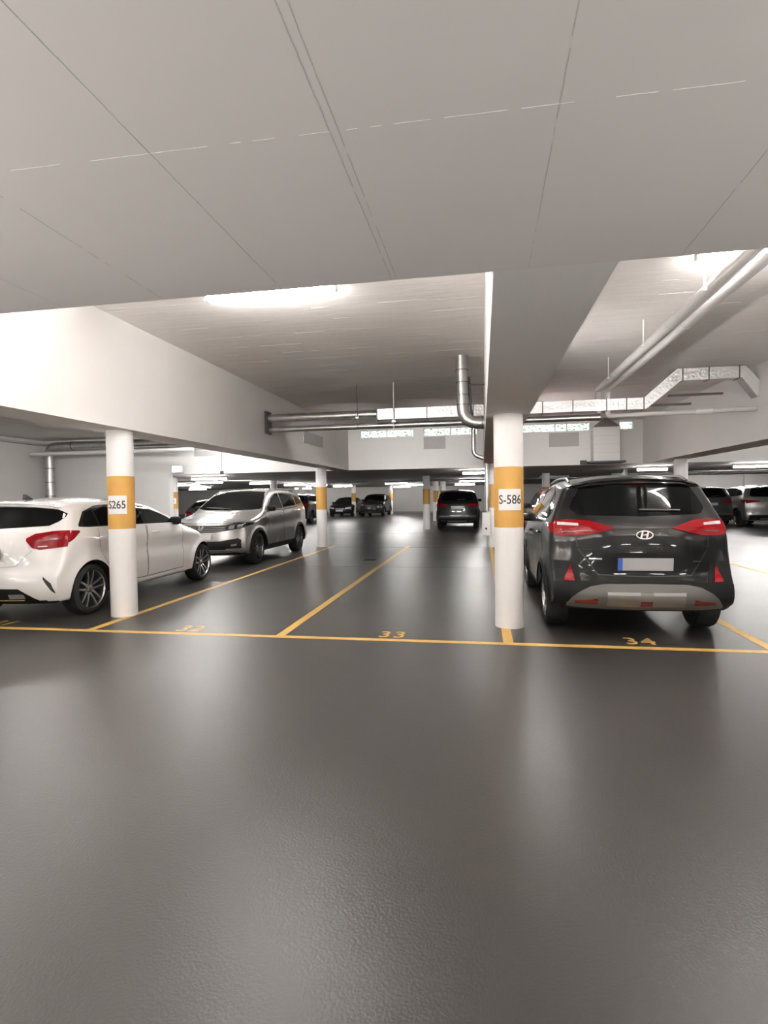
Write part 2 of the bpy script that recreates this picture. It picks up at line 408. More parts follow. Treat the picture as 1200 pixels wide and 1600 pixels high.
mark('cross_line', 'faint pale line right of the dark SUV', 'floor marking', [(2.8, 9, 12.86, 12.92)], .0015, m_pale)
mark('cross_line', 'worn line in front of the slim column in the rear hall', 'floor marking', [(-9, 5, 22.0, 22.12)], .0015, m_pale)
for x, y, s, lab in ((-.97, 5.83, '33', 'yellow number 33 painted on the empty bay'), (1.55, 5.86, '34', 'yellow number 34 behind the dark SUV'),
                     (-3.34, 5.83, '32', 'yellow number 32 painted left of the empty bay'), (-5.86, 5.84, '31', 'yellow number 31 behind the white hatchback')):
    bm = text_bm(s, .36, .001, 1.15)
    for v in bm.verts: v.co.x *= .78
    o = obj('bay_number', bm, m_yel, smooth=False, loc=(x, y, .0012)); tag(o, lab, 'floor marking', 'painted bay numbers')
t = thing('floor_drain', 'small dark floor drain beside the line of bay 33', 'drain', (-2.63, 12.73, 0))
bm = nb(); box(bm, -.16, .16, -.13, .13, 0, .004); obj('drain_frame', bm, m_dkm, t, smooth=False)
bm = nb()
for k in range(6): box(bm, -.14, .14, -.11+k*.04, -.09+k*.04, .004, .009)
obj('grate', bm, m_well, t, smooth=False)
bm = nb(); box(bm, -2.47, -2.2, 12.71, 12.74, 0, .0015); tag(obj('floor_joint', bm, m_ink, smooth=False), 'thin dark joint running from the drain to the yellow line', 'joint')

# ------------------------------------------------------------ ducts and pipes
def seams(bm, pts, r, seg=20, wd=.012):
    for a, d in pts:
        a = Vector(a); d = Vector(d).normalized()
        tube(bm, [a-d*wd, a+d*wd], r, seg)
# long round pipes across
t = thing('round_duct', 'galvanised round pipe run leaving the left beam below the ceiling', 'duct', (-4.4, YD, 3.1))
bm = nb(); tube(bm, [(.05, 0, .06), (2.34, 0, .06)], .085, 24); obj('pipe', bm, m_galv, t)
bm = nb(); seams(bm, [((x, 0, .06), (1, 0, 0)) for x in (.5, 1.3, 2.1)], .092); obj('pipe_joint', bm, m_galv, t)
bm = nb(); box(bm, -.0, .05, -.14, .14, -.26, .20); bevel(bm, .006, 1); obj('wall_flange', bm, m_dkm, t, smooth=False)
t = thing('drain_pipe', 'slimmer grey pipe running below the round and foil ducts', 'pipe', (-4.4, YD+.02, 2.93))
bm = nb(); tube(bm, [(.055, 0, 0), (6.60, 0, 0)], .058, 20); obj('pipe', bm, m_galv, t)
bm = nb(); seams(bm, [((x, 0, 0), (1, 0, 0)) for x in (.12, 1.9, 3.3, 4.9, 6.2)], .066); obj('pipe_joint', bm, m_galv, t)
t = thing('drain_pipe', 'white pipe running right from the two vertical drops to the right beam', 'pipe', (2.44, YD+.02, 2.95))
bm = nb(); tube(bm, [(0, 0, 0), (2.43, 0, .03)], .045, 20); obj('pipe', bm, m_pipe, t)
bm = nb(); seams(bm, [((1.55, 0, .02), (1, 0, 0))], .055, wd=.14); obj('pipe_sleeve', bm, m_whp, t)
# foil duct with hump
t = thing('foil_duct', 'silver foil wrapped rectangular duct with a raised hump on the right', 'duct', (-2.05, YD+.05, 3.145))
hw, hh = .12, .105
def ductseg(bm, pts):
    rings = []
    n = len(pts)
    for i, (x, z) in enumerate(pts):
        a = Vector((pts[max(i-1, 0)][0], pts[max(i-1, 0)][1])); b = Vector((pts[min(i+1, n-1)][0], pts[min(i+1, n-1)][1])); d = (b-a).normalized(); q = Vector((-d.y, d.x))
        e = Vector((pts[i][0]-pts[i-1][0], pts[i][1]-pts[i-1][1])).normalized() if i else d
        k = hh/max(.6, abs(Vector((-e.y, e.x)).dot(q)))
        rings.append([bm.verts.new((x+s*q.x*k, y, z+s*q.y*k)) for s, y in ((-1, -hw), (1, -hw), (1, hw), (-1, hw))])
    for p, q in zip(rings, rings[1:]):
        for k in range(4): bm.faces.new((p[k], p[(k+1) % 4], q[(k+1) % 4], q[k]))
    bm.faces.new(rings[0]); bm.faces.new(rings[-1][::-1]); bmesh.ops.recalc_face_normals(bm, faces=bm.faces)
bm = nb(); ductseg(bm, [(0, 0), (2.10, 0)]); obj('duct_section', bm, m_foil, t, smooth=False)
bm = nb(); ductseg(bm, [(2.60, 0), (5.02, 0), (5.60, .49), (6.67, .49), (6.98, .10)]); obj('duct_section', bm, m_foil, t, smooth=False)
bm = nb()
for x in (.0, 1.0, 1.9, 2.62, 3.2, 3.75, 4.35, 4.7, 5.0): box(bm, x-.01, x+.01, -hw-.008, hw+.008, -hh-.008, hh+.008)
for x in (5.66, 6.1, 6.6): box(bm, x-.01, x+.01, -hw-.008, hw+.008, .49-hh-.008, .49+hh+.008)
obj('duct_collar', bm, m_alu, t, smooth=False)
bm = nb()
for x0, x1, z in ((5.35, 6.3, .17), (5.0, 5.75, -.0)): box(bm, x0+.2, x1+.2, .3, .34, z, z+.04)
obj('support_rail', bm, m_dkm, t, smooth=False)
# hangers
for x, y, z, lab in ((-2.44, YD-.12, 3.1, 'thin rod hanging left of the foil duct from the ceiling'), (-1.70, YD-.12, 3.0, 'white rod with clamp hanging the foil duct')):
    t = thing('hanger_rod', lab, 'hanger', (x, y, z), 0, 'duct hangers')
    bm = nb(); cyl(bm, 0, 0, -.2, CT-z, .012 if x > -2 else .006, 8); obj('rod', bm, m_whp if x > -2 else m_dkm, t)
    bm = nb(); box(bm, -.035, .035, -.035, .03, -.03, .0); obj('clamp', bm, m_galv, t, smooth=False)
# elbow duct
t = thing('elbow_duct', 'thick galvanised pipe dropping from the ceiling and bending into the middle beam', 'duct', (-.28, 9.0, 2.66))
bm = nb(); tube(bm, [(-.02, .02, 1.10), (-.02, .02, .72), (-.0, 0, 0), (.60, 0, 0)], .098, 28, round_=.26, rs=10); obj('pipe', bm, m_galv, t)
bm = nb(); seams(bm, [((-.02, .02, .86), (0, 0, 1)), ((-.016, .015, .66), (0, 0, 1)), ((-.01, .01, .46), (0, 0, 1)), ((-.005, .005, .30), (0, 0, 1)), ((.30, 0, 0), (1, 0, 0))], .104, 28, .006); obj('pipe_joint', bm, m_alu, t)
bm = nb(); tube(bm, [(-.02, .02, .62), (.36, .02, .62)], .012, 8); tube(bm, [(.09, .03, .75), (.12, .03, .25), (.14, .03, .02)], .02, 8); obj('wall_bracket', bm, m_dkm, t)
# slim pipe to the box on the second column
t = thing('riser_pipe', 'slim grey pipe bending down behind the near middle column', 'pipe', (-.22, 15.85, 0))
bm = nb(); tube(bm, [(0, 0, 3.74), (0, 0, 2.62), (.36, 0, 2.55), (.36, 0, 1.05)], .06, 16, round_=.2); obj('pipe', bm, m_galv, t)
bm = nb(); seams(bm, [((0, 0, 3.3), (0, 0, 1)), ((.36, 0, 1.6), (0, 0, 1))], .07); obj('pipe_joint', bm, m_galv, t)
t = thing('junction_box', 'narrow white box low on the column behind the near middle column', 'box', (.13, 15.9, .35))
bm = nb(); box(bm, -.13, .10, -.06, .08, 0, .66); bevel(bm, .01, 1); obj('box_body', bm, m_whp, t, smooth=False)
bm = nb(); tube(bm, [(-.02, -.05, .2), (-.02, -.085, .2)], .03, 14); obj('socket', bm, m_ink, t)
# two long white pipes on the right
for dx, lab in ((0, 'left of two long white pipes running from upper right towards the duct'), (.17, 'right of two long white pipes running from upper right towards the duct')):
    t = thing('ceiling_pipe', lab, 'pipe', (2.17+dx, 0, 3.45), 0, 'long white ceiling pipes')
    bm = nb(); e = YD+.02
    if dx: tube(bm, [(0, Y0, -.02), (0, e, -.02), (0, e, -.50), (.12, e, -.50)], .052, 20, round_=.07)
    else: tube(bm, [(0, Y0, 0), (0, e, 0), (0, e, -.45)], .06, 20, round_=.07)
    obj('pipe', bm, m_pipe, t)
    bm = nb(); seams(bm, [((0, y, -.02*(dx > 0)), (0, 1, 0)) for y in (4.2, 6.9, 9.6)], .063-.008*(dx > 0)); obj('pipe_joint', bm, m_pipe, t)
for y, lab in ((5.7, 'nearest white rod holding the long pipes'), (7.7, 'middle white rod holding the long pipes'), (9.7, 'farthest white rod holding the long pipes')):
    t = thing('hanger_rod', lab, 'hanger', (2.09, y, 3.4), 0, 'pipe hangers')
    bm = nb(); cyl(bm, 0, 0, .0, CT-3.4, .010, 8); obj('rod', bm, m_whp, t)
    bm = nb(); box(bm, -.02, .02, -.012, .012, 0, .03); obj('pipe_cradle', bm, m_whp, t, smooth=False)
# vertical air shaft
t = thing('air_shaft', 'white lagged vertical air shaft in front of the end wall', 'duct', (3.7, 17.6, 2.42))
bm = nb(); box(bm, -.38, .38, -.2, .3, .05, 1.08); bevel(bm, .012, 1); obj('shaft_casing', bm, m_whp, t, smooth=False)
bm = nb()
for z in (.3, .55, .8, 1.0): box(bm, -.386, .386, -.206, .3, z, z+.012)
obj('shaft_band', bm, m_pipe, t, smooth=False)
bm = nb(); box(bm, -.52, .52, -.3, .38, -.0, .05); obj('shaft_collar', bm, m_dkm, t, smooth=False)
bm = nb(); v = box(bm, -.38, .38, -.2, .3, 1.08, 1.30)
for q in v[4:]: q.co.x *= .3; q.co.y *= .4
obj('shaft_hood', bm, m_galv, t, smooth=False)
bm = nb(); box(bm, -.72, -.56, -.1, .1, -.02, .09); obj('damper_motor', bm, m_ink, t, smooth=False)
# left corner pipe
t = thing('corner_pipe', 'galvanised pipe coming down in the far left corner', 'pipe', (-15.5, 17.6, 0))
bm = nb(); tube(bm, [(0, 0, 0), (0, 0, 3.5), (2.8, 0, 3.5), (6, 0, 3.5)], .15, 20, round_=.35); obj('pipe', bm, m_galv, t)
bm = nb(); seams(bm, [((0, 0, z), (0, 0, 1)) for z in (1.2, 1.7, 2.2, 2.7)]+[((x, 0, 3.5), (1, 0, 0)) for x in (1, 3)], .162); obj('pipe_joint', bm, m_alu, t)
bm = nb(); tube(bm, [(-15.9, 17.2, 3.2), (-9.6, 17.2, 3.2)], .07, 14)
tag(obj('wall_pipe', bm, m_whp), 'straight white pipe under the corner pipe on the left end wall', 'pipe')
bm = nb(); box(bm, -15.95, -15.75, 4, 17.9, 3.55, 3.62); tag(obj('cable_tray', bm, m_patch, smooth=False), 'grey cable tray along the far left wall under the ceiling', 'cable tray')
# small box at left column
bm = nb(); box(bm, -.03, .03, -.05, .05, -.09, .09); bevel(bm, .006, 1)
tag(obj('switch_box', bm, m_whp, smooth=False, loc=(-4.80, 6.50, 2.08)), 'small white box on the left side of the near left column', 'box')
# sign and conduit in the left coffer
t = thing('sign_box', 'small pale blue lit sign box hanging at the wall end left of the silver SUV', 'sign', (-10.55, 17.8, 2.44))
bm = nb(); box(bm, -.2, .2, -.05, .05, 0, .26); bevel(bm, .006, 1); obj('sign_case', bm, m_whp, t, smooth=False)
bm = nb(); box(bm, -.17, .17, -.056, -.05, .03, .23); obj('sign_face', bm, m_exit, t, smooth=False)
t = thing('conduit', 'thin grey conduit with a box hanging on the end wall above the silver SUV', 'conduit', (-8.95, 17.95, 2.42))
bm = nb(); cyl(bm, 0, 0, 0, .9, .015, 8); obj('conduit_pipe', bm, m_patch, t)
bm = nb(); box(bm, -.05, .05, -.04, .04, -.06, .06); obj('conduit_box', bm, m_dkm, t, smooth=False)
# pipes and trays of the rear hall
for x0, x1, y, z, r, mm, lab in ((-14, -7.5, 21, 2.24, .03, m_galv, 'thin pipe under the rear ceiling above the dark cars'), (5.6, 16, 25.5, 2.32, .06, m_patch, 'grey pipe under the rear ceiling over the far right cars'),
    (5.6, 16, 24, 2.2, .03, m_galv, 'thin bright pipe under the rear ceiling at the right'), (-8, 6, 28, 2.28, .05, m_galv, 'pipe crossing the rear hall above the black SUV')):
    bm = nb(); tube(bm, [(x0, y, z), (x1, y, z)], r, 10); tag(obj('ceiling_pipe', bm, mm), lab, 'pipe')
# hedge outside the windows
bm = nb(); rnd = random.Random(3)
for _ in range(7500):
    p = Vector((rnd.uniform(-9, 11), rnd.uniform(19.3, 21.5), rnd.uniform(2.75, 5.2)))
    e = rnd.uniform(.035, .075); q = Matrix.Rotation(rnd.uniform(0, 6.28), 3, 'Z') @ Matrix.Rotation(rnd.uniform(-1.2, 1.2), 3, 'X')
    bm.faces.new([bm.verts.new(p+q@Vector(c)) for c in ((-e, 0, 0), (0, -e*.5, 0), (e, 0, 0), (0, e*.5, .01))])
tag(obj('hedge', bm, m_leaf, smooth=False), 'bright green hedge outside behind the strip windows', 'hedge', kind='stuff')

# ============================================================ CARS
def crv(pts, n, cluster=0.0):
    """catmull-rom through pts, n samples by chord length, optionally clustered at both ends"""
    P = [np.array(p, float) for p in pts]; P = [2*P[0]-P[1]]+P+[2*P[-1]-P[-2]]
    out = []
    for i in range(1, len(P)-2):
        p0, p1, p2, p3 = P[i-1:i+3]
        for k in range(24):
            t = k/24
            c = .5*((2*p1)+(-p0+p2)*t+(2*p0-5*p1+4*p2-p3)*t*t+(-p0+3*p1-3*p2+p3)*t**3)
            l = p1*(1-t)+p2*t
            out.append(c*.75+l*.25)
    out.append(P[-2]); out = np.array(out)
    s = np.r_[0, np.cumsum(np.hypot(*np.diff(out, axis=0).T))]; s /= s[-1]
    t = np.linspace(0, 1, n); tc = .5-.5*np.cos(PI*t); t = t*(1-cluster)+tc*cluster
    return np.stack([np.interp(t, s, out[:, 0]), np.interp(t, s, out[:, 1])], 1)
def sst(a, b, x):
    t = np.clip((x-a)/(b-a), 0, 1); return t*t*(3-2*t)
def body_bm(S, hi=True):
    L = S['L']; W0 = S['W']; nt_, ns = (110, 40) if hi else (56, 24); nk = 12 if hi else 7
    rear = crv(S['rear'], ns, .6); top = crv(S['top'], nt_, .35); front = crv(S['front'], ns, .6)
    bot = np.stack([np.linspace(rear[0, 0], front[0, 0], nt_), np.linspace(rear[0, 1], front[0, 1], nt_)], 1)
    def off(p, k):
        y, z = p[..., 0], p[..., 1]
        wr = np.clip(1-y/1.0, 0, 1)**1.5; wf = np.clip(1-(L-y)/1.3, 0, 1)**1.5
        kk = abs(k)**2.4
        y2 = y+S['br']*wr*kk*(.55+.45*sst(.5, 1.1, z)) - S['bf']*wf*kk
        z2 = z-S.get('bt', .05)*abs(k)**2.2*sst(.6, .9, z)
        return np.stack([y2, z2], -1)
    def Wd(y, z):
        w = np.full_like(y, W0, dtype=float)
        w = w-.07*np.clip((.50-z)/.3, 0, 1.3)**2
        zb = S['belt'][0]+(S['belt'][1]-S['belt'][0])*np.clip(y/L, 0, 1)
        e = z-zb; sp = np.log1p(np.exp(np.clip(e/.018, -30, 30)))*.018
        w = w-S['tum']*sp
        w = w-.022*sst(.62, .0, np.abs(z-(zb-.20))/.2)*0
        # body side: shoulder crease and lower hollow
        zc_ = zb-.13
        w = w-.020*np.exp(-((z-(zc_-.17))/.10)**2)*sst(.7, 1.2, y)*sst(.9, 1.4, L-y)
        w = w-.012*sst(0, .10, z-zc_)
        w = w-S['pr']*np.clip(1-y/.95, 0, 1)**2.2-S['pf']*np.clip(1-(L-y)/1.25, 0, 1)**2.4
        for yc in S['wheels']:
            d = np.hypot(y-yc, z-S['R']); w = w+S.get('flare', .02)*np.exp(-((d-S['R']-.05)/.07)**2)
        return w
    o1 = np.concatenate([rear, top[1:], front[::-1][1:], bot[::-1][1:-1]])
    def edge(k): return off(o1, k)
    E = edge(1.0)
    rr = S.get('r', .10); rlo = .05
    def rad(z): return rlo+(rr-rlo)*sst(.45, .95, z)
    wE = Wd(E[:, 0], E[:, 1])-rad(E[:, 1])
    bm = bmesh.new()
    rows = []
    for k in np.linspace(-1, 1, 2*nk+1):
        o = off(o1, k); rows.append([bm.verts.new((k*wE[i], o[i, 0], o[i, 1])) for i in range(len(o1))])
    n = len(o1)
    for a, b in zip(rows, rows[1:]):
        for i in range(n): bm.faces.new((a[i], a[(i+1) % n], b[(i+1) % n], b[i]))
    r1, t1, f1, b1 = off(rear, 1), off(top, 1), off(front, 1), off(bot, 1)
    v = np.linspace(0, 1, ns); v = v*.4+(.5-.5*np.cos(PI*v))*.6
    u = np.linspace(0, 1, nt_); u = u*.65+(.5-.5*np.cos(PI*u))*.35
    U, V = np.meshgrid(u, v, indexing='ij')
    P = ((1-V)[..., None]*b1[:, None, :]+V[..., None]*t1[:, None, :]+(1-U)[..., None]*r1[None]+U[..., None]*f1[None]
         - ((1-U)*(1-V))[..., None]*r1[0]-(U*(1-V))[..., None]*f1[0]-((1-U)*V)[..., None]*r1[-1]-(U*V)[..., None]*f1[-1])
    Q = P.reshape(-1, 2)
    A = E; B = np.roll(E, -1, 0); dm = np.full(len(Q), 9.)
    for a, b in zip(A, B):
        ab = b-a; t = np.clip(((Q-a)@ab)/max(ab@ab, 1e-12), 0, 1); dm = np.minimum(dm, np.hypot(*(Q-(a+t[:, None]*ab)).T))
    R = rad(Q[:, 1]); X = Wd(Q[:, 0], Q[:, 1])-R+np.sqrt(np.maximum(0, R*R-np.maximum(0, R-dm)**2))
    X = X.reshape(U.shape)
    for s in (-1, 1):
        g = [[bm.verts.new((s*X[i, j], P[i, j, 0], P[i, j, 1])) for j in range(ns)] for i in range(nt_)]
        for i in range(nt_-1):
            for j in range(ns-1):
                q = (g[i][j], g[i+1][j], g[i+1][j+1], g[i][j+1]); bm.faces.new(q if s > 0 else q[::-1])
    bmesh.ops.remove_doubles(bm, verts=bm.verts, dist=.0004)
    bmesh.ops.recalc_face_normals(bm, faces=bm.faces)
    return bm
def finish_body(bm, S, paint, root):
    me = D.meshes.new('body'); bm.to_mesh(me); bm.free(); o = D.objects.new('body', me)
    me.materials.append(paint); me.materials.append(m_well); C.objects.link(o)
    cb = nb(); Rc = S['R']+.05
    for yc in S['wheels']:
        for s in (-1, 1):
            tube(cb, [(s*(S['W']-.30), yc, S['R']), (s*(S['W']+.3), yc, S['R'])], Rc, 48)
    bmesh.ops.recalc_face_normals(cb, faces=cb.faces)
    cm = D.meshes.new('c'); cb.to_mesh(cm); cb.free(); cm.materials.append(paint); c = D.objects.new('c', cm); C.objects.link(c)
    md = o.modifiers.new('b', 'BOOLEAN'); md.object = c; md.operation = 'DIFFERENCE'; md.solver = 'EXACT'
    dg = bpy.context.evaluated_depsgraph_get(); nm = D.meshes.new_from_object(o.evaluated_get(dg))
    o.modifiers.clear(); o.data = nm; D.meshes.remove(me); D.objects.remove(c)
    nm.materials.clear(); nm.materials.append(paint); nm.materials.append(m_well)
    for p in nm.polygons:
        p.use_smooth = True; x, y, z = p.center
        d = min(math.hypot(y-yc, z-S['R']) for yc in S['wheels'])
        p.material_index = 1 if ((d < Rc+.004 and abs(x) > S['W']-.31 and (abs(p.normal.x) < .5 or abs(x) < S['W']-.2)) or p.normal.z < -.7 and z < .35) else 0
    nm.set_sharp_from_angle(angle=math.radians(32))
    o.name = 'body'; o.parent = root
    return o
def interp(pts, a):
    return float(np.interp(a, [p[0] for p in pts], [p[1] for p in pts]))
def panel(bvh, d, lo, up, off_=.004, thick=.02, nc=26, nr=10, side=1, bm=None):
    """panel following the body: outline given as lower and upper curve; d = 'side','rear','front','top'"""
    bm = bm or nb(); a0 = lo[0][0]; a1 = lo[-1][0]; G = []; N = []
    for i in range(nc+1):
        a = a0+(a1-a0)*i/nc; l, u = interp(lo, a), interp(up, a); row = []
        for j in range(nr+1):
            b = l+(u-l)*j/nr
            if d == 'side': o, dr = Vector((side*2, a, b)), Vector((-side, 0, 0))
            elif d == 'rear': o, dr = Vector((a, -2, b)), Vector((0, 1, 0))
            elif d == 'front': o, dr = Vector((a, 9, b)), Vector((0, -1, 0))
            else: o, dr = Vector((a, b, 4)), Vector((0, 0, -1))
            h = bvh.ray_cast(o, dr)
            if h[0] is None: h = bvh.find_nearest(o if False else Vector((a if d != 'side' else side*.8, a if d == 'side' else (0 if d == 'rear' else 4.4), b)))
            n = h[1]; n = n if n.dot(dr) < 0 else -n
            row.append((h[0]+n*off_, n))
        G.append(row)
    V = [[bm.verts.new(p) for p, n in row] for row in G]
    f0 = []
    for i in range(nc):
        for j in range(nr):
            q = (V[i][j], V[i+1][j], V[i+1][j+1], V[i][j+1])
            if len({tuple(round(c, 5) for c in v.co) for v in q}) < 3: continue
            try: f0.append(bm.faces.new(q))
            except ValueError: pass
    ring = [(i, 0) for i in range(nc+1)]+[(nc, j) for j in range(1, nr+1)]+[(i, nr) for i in range(nc-1, -1, -1)]+[(0, j) for j in range(nr-1, 0, -1)]
    back = [bm.verts.new(G[i][j][0]-G[i][j][1]*(off_+thick)) for i, j in ring]; k = len(ring)
    for m in range(k):
        i, j = ring[m]; i2, j2 = ring[(m+1) % k]
        try: f0.append(bm.faces.new((V[i2][j2], V[i][j], back[m], back[(m+1) % k])))
        except ValueError: pass
    bm.normal_update()
    c = G[nc//2][nr//2]
    fm = [f for f in f0 if (f.calc_center_median()-c[0]).length < .3]
    sgn = sum(f.normal.dot(c[1])*f.calc_area() for f in fm)
    if sgn < 0: bmesh.ops.reverse_faces(bm, faces=f0)
    return bm
def mir(pts): return [(-a, b) for a, b in pts][::-1]
def strip(bvh, d, pts, wd=.006, side=1, off_=.0015, bm=None):
    bm = bm or nb()
    for (a0, b0), (a1, b1) in zip(pts, pts[1:]):
        n = max(2, int(math.hypot(a1-a0, b1-b0)/.05)); L_ = math.hypot(a1-a0, b1-b0); px, pz = -(b1-b0)/L_*wd/2, (a1-a0)/L_*wd/2; prev = None
        for i in range(n+1):
            t = i/n; cur = []
            for s in (-1, 1):
                a, b = a0+(a1-a0)*t+px*s, b0+(b1-b0)*t+pz*s
                if d == 'side': o, dr = Vector((side*2, a, b)), Vector((-side, 0, 0))
                elif d == 'rear': o, dr = Vector((a, -2, b)), Vector((0, 1, 0))
                else: o, dr = Vector((a, 9, b)), Vector((0, -1, 0))
                h = bvh.ray_cast(o, dr)
                if h[0] is None: cur = None; break
                cur.append(bm.verts.new(h[0]-dr*off_))
            if prev and cur:
                f = bm.faces.new((prev[0], cur[0], cur[1], prev[1]))
            prev = cur
    bmesh.ops.recalc_face_normals(bm, faces=bm.faces)
    return bm
def make_wheel(R, wd=.22, rimf=.70, spokes=5, double=True, mrim=None, hi=True):
    mrim = mrim or m_rim; r = R*rimf; s = 44 if hi else 24
    bm = nb(); h = wd/2
    lathe_x(bm, [(h-.02, r), (h+.004, r+.02), (h+.008, R*.86), (h-.012, R*.965), (h-.045, R), (0, R*1.003), (-h+.045, R), (-h+.012, R*.965), (-h, R*.86), (-h+.02, r)], s, closed=True)
    w_ = obj('wheel', bm, m_tyre)
    bm = nb(); lathe_x(bm, [(-h+.02, r*.98), (h-.03, r*.965), (h-.01, r*.985), (h-.002, r*1.01), (h-.012, r*1.03), (-h+.01, r*1.03)], s, closed=True)
    obj('rim_barrel', bm, mrim, w_)
    bm = nb(); lathe_x(bm, [(h-.10, .001), (h-.10, r*.96)], s); obj('brake_disc', bm, m_well, w_)
    bm = nb()
    for k in range(spokes):
        for q in ((-1, 1) if double else (0,)):
            a = 2*PI*k/spokes; w0, w1 = .014, .012
            p = []
            for rad_, ww, x in ((r*.16, .018, h-.05), (r*.6, .013, h-.025), (r*.985, .012, h-.018)):
                c = q*(.016+rad_*.16); p.append((rad_, c, ww, x))
            prev = None
            for rad_, c, ww, x in p:
                cur = [bm.verts.new(Matrix.Rotation(a, 3, 'X')@Vector((xx, c+e, rad_))) for xx, e in ((x, -ww), (x, ww), (x-.03, ww), (x-.03, -ww))]
                if prev:
                    for i in range(4): bm.faces.new((prev[i], prev[(i+1) % 4], cur[(i+1) % 4], cur[i]))
                prev = cur
            bm.faces.new(prev)
    bmesh.ops.recalc_face_normals(bm, faces=bm.faces)
    obj('spokes', bm, mrim, w_)
    bm = nb(); lathe_x(bm, [(h-.07, r*.2), (h-.035, r*.19), (h-.028, r*.12), (h-.026, .001)], 20); obj('hub_cap', bm, mrim, w_)
    return w_
def put_wheels(S, root, **kw):
    w_ = make_wheel(S['R'], **kw); first = True
    for yc in S['wheels']:
        for s in (1, -1):
            o = w_ if first else copy_tree(w_)
            first = False; o.parent = root; o.location = (s*(S['W']-.125), yc, S['R']); o.rotation_euler = (0, 0, 0 if s > 0 else PI)
def mirror_bm(side, x, y, z, s=1.0):
    bm = nb(); bmesh.ops.create_uvsphere(bm, u_segments=16, v_segments=10, radius=1)
    for v in bm.verts:
        c = v.co; e = .55
        c.x = math.copysign(abs(c.x)**e, c.x)*.105*s; c.y = math.copysign(abs(c.y)**.8, c.y)*.06*s; c.z = math.copysign(abs(c.z)**e, c.z)*.068*s
        c.y += .25*c.x*side*-1*.5
        c.x += side*(x+.10); c.y += y; c.z += z+.04
    tube(bm, [(side*(x-.05), y+.01, z-.02), (side*(x+.06), y, z+.0)], .022, 8)
    return bm
def handle_bm(bvh, side, y, z, ln=.17):
    h = bvh.ray_cast(Vector((side*2, y, z)), Vector((-side, 0, 0)))[0]; x = abs(h.x)
    bm = nb(); tube(bm, [(side*(x-.005), y-ln/2, z), (side*(x+.03), y-ln/2+.03, z), (side*(x+.032), y+ln/2-.03, z), (side*(x-.005), y+ln/2, z)], .012, 8); return bm
def emblem_place(bm, bvh, x, z, d='rear', off_=.006):
    dr = Vector((0, 1, 0)) if d == 'rear' else Vector((0, -1, 0))
    p, n, _, _ = bvh.ray_cast(Vector((x, -2 if d == 'rear' else 9, z)), dr)
    n = n if n.dot(dr) < 0 else -n
    n = Vector((0, n.y, n.z)).normalized(); rt = Vector((1, 0, 0)) if d == 'rear' else Vector((-1, 0, 0)); u = n.cross(rt)
    for v in bm.verts: c = v.co.copy(); v.co = p+rt*c.x+u*c.y+n*(c.z+off_)
    return bm
def ring_bm(a, b, t, th=.006, seg=32, bm=None):
    bm = bm or nb(); R_ = []
    for k in range(seg):
        c, s = math.cos(2*PI*k/seg), math.sin(2*PI*k/seg)
        R_.append([bm.verts.new(p) for p in ((a*c, b*s, 0), (a*c, b*s, th), ((a-t)*c, (b-t)*s, th), ((a-t)*c, (b-t)*s, 0))])
    for k in range(seg):
        p, q = R_[k], R_[(k+1) % seg]
        for i in range(4): bm.faces.new((p[i], q[i], q[(i+1) % 4], p[(i+1) % 4]))
    bmesh.ops.recalc_face_normals(bm, faces=bm.faces)
    return bm
def prism(bm, pts, th=.006, z=0):
    a = [bm.verts.new((x, y, z)) for x, y in pts]; b = [bm.verts.new((x, y, z+th)) for x, y in pts]; n = len(pts)
    bm.faces.new(a[::-1]); bm.faces.new(b)
    for i in range(n): bm.faces.new((a[i], a[(i+1) % n], b[(i+1) % n], b[i]))
    bmesh.ops.recalc_face_normals(bm, faces=bm.faces); return bm
def arches(S, bvh, root, wd=.06, out=.012):
    for yc in S['wheels']:
        for s in (-1, 1):
            bm = nb()
            prev = None
            for k in range(33):
                a = math.radians(-6+192*k/32); cur = []
                for rr in (S['R']+.045, S['R']+.05+wd*.5, S['R']+.05+wd):
                    y, z = yc+rr*math.cos(a), S['R']+rr*math.sin(a)
                    h = bvh.ray_cast(Vector((s*2, y, max(z, .16))), Vector((-s, 0, 0)))[0]
                    x = abs(h.x) if h else S['W']-.05
                    cur.append(Vector((s*(max(x, S['W']-.12)+out), y, max(z, .16))))
                row = [Vector((s*(abs(cur[0].x)-.07), cur[0].y, cur[0].z))]+cur+[Vector((s*(abs(cur[2].x)-out-.01), cur[2].y+math.cos(a)*.004, cur[2].z+math.sin(a)*.004))]
                vr = [bm.verts.new(p) for p in row]
                if prev:
                    for i in range(4): bm.faces.new((prev[i], vr[i], vr[i+1], prev[i+1]))
                prev = vr
            bmesh.ops.recalc_face_normals(bm, faces=bm.faces)
            obj('wheel_arch_trim', bm, m_blk, root)
